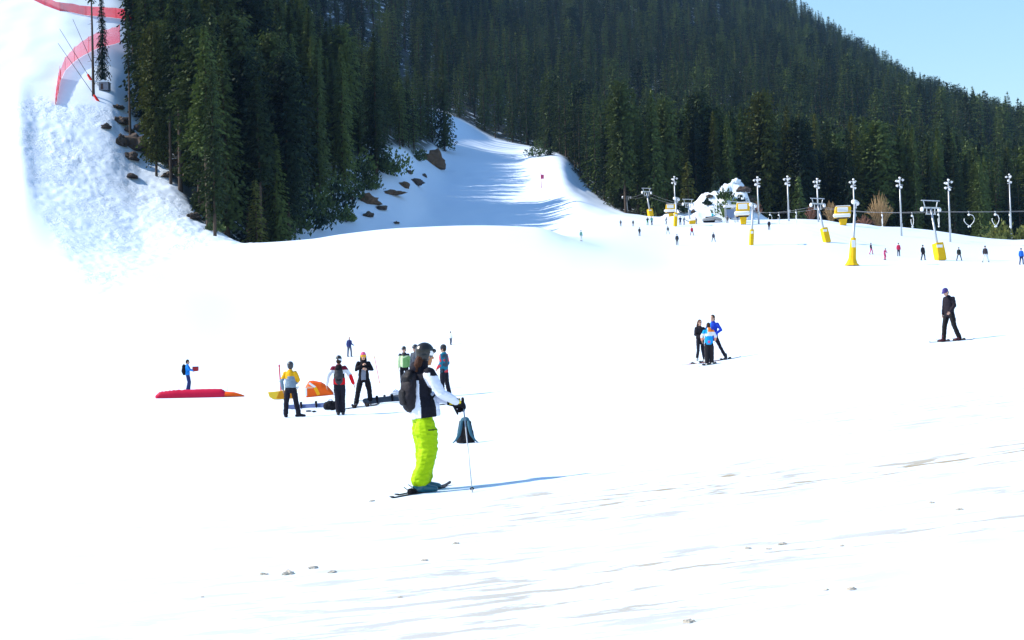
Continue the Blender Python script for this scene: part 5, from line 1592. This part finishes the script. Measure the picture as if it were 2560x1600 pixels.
# broken ground along the run
for i, (u, v, d, wd, hg, m, lb) in enumerate(((1082, 410, 372, 50, 52, EARTH, "large bare brown earth outcrop at the top of the run's bank"), (1038, 458, 318, 36, 22, ROCK, "dark rock on the snow below the brown outcrop"), (1010, 466, 312, 22, 20, EARTH, "brown rock at the upper run edge beside the dark one"), (975, 484, 300, 58, 14, EARTH, "long flat brown ledge above the shaded run"), (921, 505, 272, 50, 30, EARTH, "pale brown boulder midway down the run's bank"), (952, 522, 266, 26, 14, ROCK, "dark boulder just below the pale brown one"), (921, 540, 262, 24, 16, ROCK, "dark rock low on the run's bank"), (991, 558, 262, 12, 7, ROCK, "single small stone out on the blue-shadowed run"), (1060, 440, 330, 12, 10, ROCK, "small rock speck under the brown outcrop"), (1022, 432, 335, 16, 12, ROCK, "small rock on the snow patch above the ledge"))):
    p = hit(u, v, 225, 420); kk = p.y / F
    tag(bumpy("rock", p + Vector((0, .3, 0)), (wd * kk * .6, 1.6, hg * kk * .62), m, i + 40, sub=3), lb, "rock")
# juniper and dwarf pine bushes
def bush(u, v, wd, hg, lo, hi, label, seed, fol=FOL, p=None, name="juniper_bush"):
    r_ = random.Random(seed)
    p = p or hit(u, v, lo, hi); kk = p.y / F
    R_, H_ = wd * kk / 2, hg * kk
    V, Fc, nv = [], [], []
    for q in range(420):
        an = r_.random() * 6.28; rr = math.sqrt(r_.random()); z = r_.random() ** .8 * (1 - .55 * rr * rr)
        lobe = 1 + .30 * math.sin(an * 3 + seed) + .25 * math.sin(an * 7 + 2 * seed) + r_.uniform(-.15, .25); z *= 1 + .35 * math.sin(an * 2 + seed * 1.7)
        c = Vector((math.cos(an) * rr * R_ * lobe, math.sin(an) * rr * R_ * .8 * lobe, z * H_))
        o_ = Vector((c.x / R_, c.y / R_, .5 + z)).normalized()
        s_ = r_.uniform(.16, .34) * (H_ ** .5)
        t1 = o_.cross(Vector((r_.uniform(-1, 1), r_.uniform(-1, 1), r_.uniform(-1, 1)))).normalized(); t2 = (o_ + Vector((0, 0, .4))).normalized()
        i = len(V); V += [c - t1 * s_ * .5, c + t1 * s_ * .5, c + t2 * s_ * 1.1]; Fc.append((i, i + 1, i + 2)); nv += [o_] * 3
    o = thing(name, label, "bush", p)
    m = MB(); m.add(V, Fc); f = m.obj("foliage", fol, o)
    m = MB()
    for q in range(6):
        an = q * 1.05; m.cap((0, 0, -.2), (math.cos(an) * R_ * .55, math.sin(an) * R_ * .5, H_ * .6), .05, .02, n=5, round_ends=False)
    m.obj("stems", BARK, o)
    return o
for i, (u, v, wd, hg, lo, hi, lb) in enumerate(((842, 528, 78, 62, 225, 300, "broad dark juniper bush halfway along the foot of the wood"), (816, 562, 92, 60, 222, 290, "dark juniper bush lowest at the foot of the wood"), (880, 500, 60, 50, 230, 310, "juniper bush beside the pale brown boulder"), (770, 575, 90, 70, 222, 290, "dense juniper bush in front of the pointed sunlit spruce"), (905, 462, 66, 54, 240, 330, "juniper bush under the tall dark spruce"), (985, 440, 70, 60, 260, 360, "dark juniper bush by the snow patch at the run's upper edge"), (735, 590, 80, 80, 218, 280, "juniper bush near the second round-topped pine"), (866, 555, 44, 34, 222, 280, "small juniper bush on the snow above the crest"), (800, 522, 66, 50, 225, 310, "juniper bush under the spruce with the sunlit spire"), (928, 476, 46, 34, 240, 330, "low juniper bush between the flat ledge and the tall dark spruce"), (958, 432, 56, 44, 250, 350, "juniper bush high on the bank under the last trees"), (760, 545, 76, 60, 222, 300, "juniper bush tucked under the trees just right of the second pine"), (832, 485, 70, 50, 240, 320, "upper juniper bush in the row along the wood's foot"), (1046, 402, 40, 26, 300, 400, "small bush beside the large brown outcrop"), (905, 430, 70, 50, 250, 350, "juniper bush deepest in the shade above the boulders"))):
    bush(u, v, wd, hg, lo, hi, lb, i + 3)
bush(1828, 540, 62, 44, 280, 310, "dark juniper bush growing from the snow mound behind the shelter", 31, p=on_mound(1826, 545))
for u, v, wd, hg, lb, sd in ((1768, 512, 16, 14, "small dark shrub halfway along the snow mound's flank", 51), (1790, 478, 16, 16, "dark dwarf pine clinging to the mound under its ridge", 52), (1812, 500, 30, 24, "shaggy dwarf pine in the middle of the snow mound", 53), (1850, 520, 30, 26, "dark scrub at the mound's foot beside the middle snow machine", 54), (1885, 470, 22, 20, "dark scrub on the shaded end of the snow mound", 55), (1710, 532, 20, 20, "olive scrub at the thin end of the snow mound", 56)):
    bush(u, v, wd, hg, 280, 310, lb, sd, p=on_mound(u, v), name="dwarf_pine")
for u, v, wd, hg, lb, sd in ((446, 440, 30, 22, "dark shrub among the rocks at the top edge of the bank", 61), (472, 468, 34, 26, "dark shrub between the bare trunks above the bank", 62), (400, 332, 34, 26, "dark shrub at the wood's upper corner", 63), (500, 520, 30, 24, "dark shrub near the spruce sapling on the bank's edge", 64), (366, 318, 22, 18, "small shrub by the broad brown rock on the bank", 65), (540, 580, 40, 24, "dark shrub at the lower corner of the bank", 66)):
    bush(u, v, wd, hg, 180, 290, lb, sd, name="shrub")
bush(2560, 600, 40, 34, 250, 320, "yellowish bush at the very edge beyond the tallest mast", 37, fol=FOL_Y, p=Vector((*[ray_ae(2556, 600)[0] * 268, 268], ground_z(ray_ae(2556, 600)[0] * 268, 268) - .2)), name="shrub")
bush(2500, 590, 60, 44, 255, 320, "pale scrubby bush behind the tallest mast's foot", 38, fol=FOL_Y, p=Vector((*[ray_ae(2498, 590)[0] * 270, 270], ground_z(ray_ae(2498, 590)[0] * 270, 270))), name="shrub")
bush(1345, 392, 60, 34, 400, 520, "dark bush on the shoulder where the run meets the far wood", 39)

TAN = mat("bare_twigs", (0.30, 0.20, 0.10), .9, .3, 3, .2)
RUST = mat("russet_twigs", (0.20, 0.10, 0.07), .9, .3, 3, .2)
def bare_bush(u, v, wd, hg, label, seed, m, d=None, n=170):
    r_ = random.Random(seed)
    a, e = ray_ae(u, v); p = Vector((a * d, d, ground_z(a * d, d)))
    a, e2 = ray_ae(u, v - hg); H_ = e2 * d - p.z; R_ = wd * d / F / 2
    o = thing("bare_bush", label, "bush", p)
    q = MB(); s_ = MB()
    for i in range(9):
        an = i * .7; s_.cap((math.cos(an) * .15, math.sin(an) * .15, -.2), (math.cos(an) * R_ * .25, math.sin(an) * R_ * .25, H_ * .4), .07, .04, n=5, round_ends=False)
    for i in range(n):
        an = r_.random() * 6.28; rr = math.sqrt(r_.random())
        b0 = Vector((math.cos(an) * R_ * .22 * rr, math.sin(an) * R_ * .22 * rr, H_ * r_.uniform(.05, .4)))
        tp = Vector((math.cos(an) * R_ * rr * r_.uniform(.8, 1.1), math.sin(an) * R_ * rr, H_ * (1 - .45 * rr ** 2) * r_.uniform(.75, 1.03)))
        md = b0.lerp(tp, .55) + Vector((0, 0, H_ * .06))
        q.tube([b0, md, tp], .022, n=4)
    s_.obj("stems", m, o); q.obj("twigs", m, o)
    return o
bare_bush(2200, 565, 74, 88, "large bare tan bush fanning out beside the lamp masts", 3, TAN, d=284)
bare_bush(2077, 552, 44, 52, "bare sandy bush behind the widest snow machine", 4, TAN, d=280, n=90)
bare_bush(2160, 566, 60, 30, "low russet bush at the tan bush's foot", 5, RUST, d=283, n=90)
bare_bush(2028, 552, 34, 44, "thin russet bush behind the squat-padded pylon", 6, RUST, d=282, n=70)
bare_bush(1893, 545, 34, 44, "brown twiggy bush at the steep end of the snow mound", 7, RUST, d=296, n=80)

# ------------------------------------------------------------------ red nets, hut and poles on the upper slope
def net_material(name, col, dens):
    m, t, b, out = nt_new(name)
    b.inputs['Base Color'].default_value = (*col, 1); b.inputs['Roughness'].default_value = .8
    N = t.nodes.new
    tr = N("ShaderNodeBsdfTransparent"); tl = N("ShaderNodeBsdfTranslucent"); tl.inputs['Color'].default_value = (*col, 1)
    m1 = N("ShaderNodeMixShader"); m1.inputs[0].default_value = .5; t.links.new(b.outputs[0], m1.inputs[1]); t.links.new(tl.outputs[0], m1.inputs[2])
    tc = N("ShaderNodeTexCoord"); w_ = N("ShaderNodeTexWave"); w_.inputs['Scale'].default_value = 6.0; w_.bands_direction = 'DIAGONAL'
    t.links.new(tc.outputs['Object'], w_.inputs['Vector'])
    mr = N("ShaderNodeMapRange"); mr.inputs['To Min'].default_value = dens - .2; mr.inputs['To Max'].default_value = dens + .2; t.links.new(w_.outputs['Fac'], mr.inputs['Value'])
    ms = N("ShaderNodeMixShader"); t.links.new(mr.outputs[0], ms.inputs[0]); t.links.new(tr.outputs[0], ms.inputs[1]); t.links.new(m1.outputs[0], ms.inputs[2])
    t.links.new(ms.outputs[0], out.inputs[0])
    MATS[name] = m
    return m
NET = net_material("red_net", (0.66, 0.012, 0.035), .78)
NET2 = net_material("faded_red_net", (0.72, 0.02, 0.06), .55)
def net(label, pts, hpx, m, lo, hi, tilt=0.0):
    P = [hit(u, v, lo, hi) for u, v in pts]
    Hh = [h_ * p.y / F for h_, p in zip(hpx, P)]
    o = thing("safety_net", label, "safety net", P[0])
    q = MB(); fine = []
    for i in range(len(P) - 1):
        for s_ in range(8):
            t_ = s_ / 8; c = P[i].lerp(P[i + 1], t_); c.z = max(c.z - .3, ground_z(c.x, c.y)); fine.append((c, Hh[i] * (1 - t_) + Hh[i + 1] * t_, s_ == 0))
    fine.append((P[-1], Hh[-1], True))
    vs, fs = [], []
    for j, (c, h_, _) in enumerate(fine):
        b_ = c - P[0]
        for r in range(5):
            sag = .12 * math.sin(j * .9) * math.sin(math.pi * r / 4)
            vs.append(b_ + Vector((sag, sag, h_ * r / 4 * (1 - .06 * (math.sin(j * .785) ** 2)) + .05)))
    for j in range(len(fine) - 1):
        for r in range(4): fs.append((j * 5 + r, j * 5 + r + 1, j * 5 + r + 6, j * 5 + r + 5))
    q.add(vs, fs); q.obj("net", m, o)
    for c, h_, st in fine:
        if st:
            k_ = MB(); b_ = c - P[0]; k_.cap(b_ - Vector((0, 0, .3)), b_ + Vector((0, 0, h_ * 1.05)), .035, .03, n=6); k_.obj("net_post", mat("red_post", (.5, .03, .05), .6), o)
    return o
net("upper red safety net running across the slope into the trees", [(70, -4), (112, 14), (150, 28), (215, 39), (290, 46), (330, 52)], [20, 20, 22, 24, 26, 28], NET, 240, 360)
net("lower red safety net curving down the slope to the top of the bank", [(300, 106), (262, 116), (222, 132), (186, 154), (163, 176), (152, 200), (146, 232), (139, 262)], [44, 42, 40, 36, 32, 28, 22, 16], NET2, 200, 340)
net("folded end of red netting gathered at the top of the bank", [(150, 196), (147, 210), (144, 225), (141, 243), (140, 262)], [30, 26, 22, 20, 16], NET2, 200, 330)
o, p0 = lay("hut", "small grey hut half hidden by the scruffy spruce near the nets", "hut", 262, 226, 220, 310)
k = p0.y / F
b = MB(); b.box((0, 0, 9 * k), (24 * k, 1.6, 20 * k)); b.obj("wall", mat("grey_boards", (.22, .24, .30), .8, .15, 2, .2), o, smooth=False, bevel=.03)
b = MB(); b.prism([(-14 * k, 19 * k), (14 * k, 19 * k), (0, 25 * k)], -1.0, 1.0); b.obj("roof", SNOWP, o, smooth=False)
b = MB(); b.box((-4 * k, -.83, 8 * k), (6 * k, .05, 14 * k)); b.obj("door", mat("brown_door", (.08, .05, .04), .7), o, smooth=False)
C_RPAD = mat("red_pad", (.72, .03, .02), .6)
for (u, v, ut, vt, lb) in ((228, 200, 149, 72, "long slanted dark pole with red foot, higher of the two by the nets"), (245, 252, 145, 108, "long slanted dark pole with red foot, lower of the two by the nets"), (236, 170, 182, 48, "thin slanted pole without padding above the two red-footed ones")):
    p = hit(u, v, 200, 330); a, e = ray_ae(ut, vt); top = Vector((a * p.y, p.y, e * p.y)) - p
    o = thing("slanted_pole", lb, "pole", p)
    b = MB(); b.cap(Vector((0, 0, 0)), top, .05, .035, n=6); b.obj("pole", DARK, o)
    if 'without' not in lb:
        b = MB(); b.cap(-top.normalized() * .6, top.normalized() * 1.0, .22, .20, n=8); b.obj("foot_pad", C_RPAD, o)
o, p0 = lay("slalom_gate", "faint pink gate pole on the sunlit shoulder of the run", "pole", 1353, 470, 300, 420)
b = MB(); b.cap((0, 0, 0), (0, 0, 3.6), .10, .08, n=6); b.obj("pole", C_PINK, o)
b = MB(); b.box((.35, 0, 2.6), (.7, .03, 1.0)); b.obj("gate_flag", C_PINK, o, smooth=False)

# lumps of snow kicked up in the foreground
DIRTY = mat("dirty_snow", (0.46, 0.41, 0.34), .8, .2, 20, .4)
for u, v, s_ in ((660, 1437, 7), (722, 1436, 11), (782, 1422, 8), (830, 1432, 7), (1062, 1402, 6), (1140, 1360, 6), (1870, 1372, 6), (1922, 1374, 5), (1957, 1362, 7), (2105, 1365, 4), (1722, 1556, 10), (2130, 1474, 8), (2065, 1476, 5), (1000, 1494, 4), (506, 1493, 3), (2400, 1275, 6), (2330, 1258, 5), (930, 1254, 5)):
    p = hit(u, v, 4, 40); r_ = s_ * p.y / F
    tag(bumpy("snow_clod", p + Vector((0, 0, r_ * .1)), (r_ * 1.5, r_ * 1.2, r_ * .75), DIRTY, int(u), sub=3, rough=.5), "crumbly lump of snow kicked up on the tracked slope", "snow clod", "loose snow lumps on the foreground slope")
fuse_all()

#@@FINISH
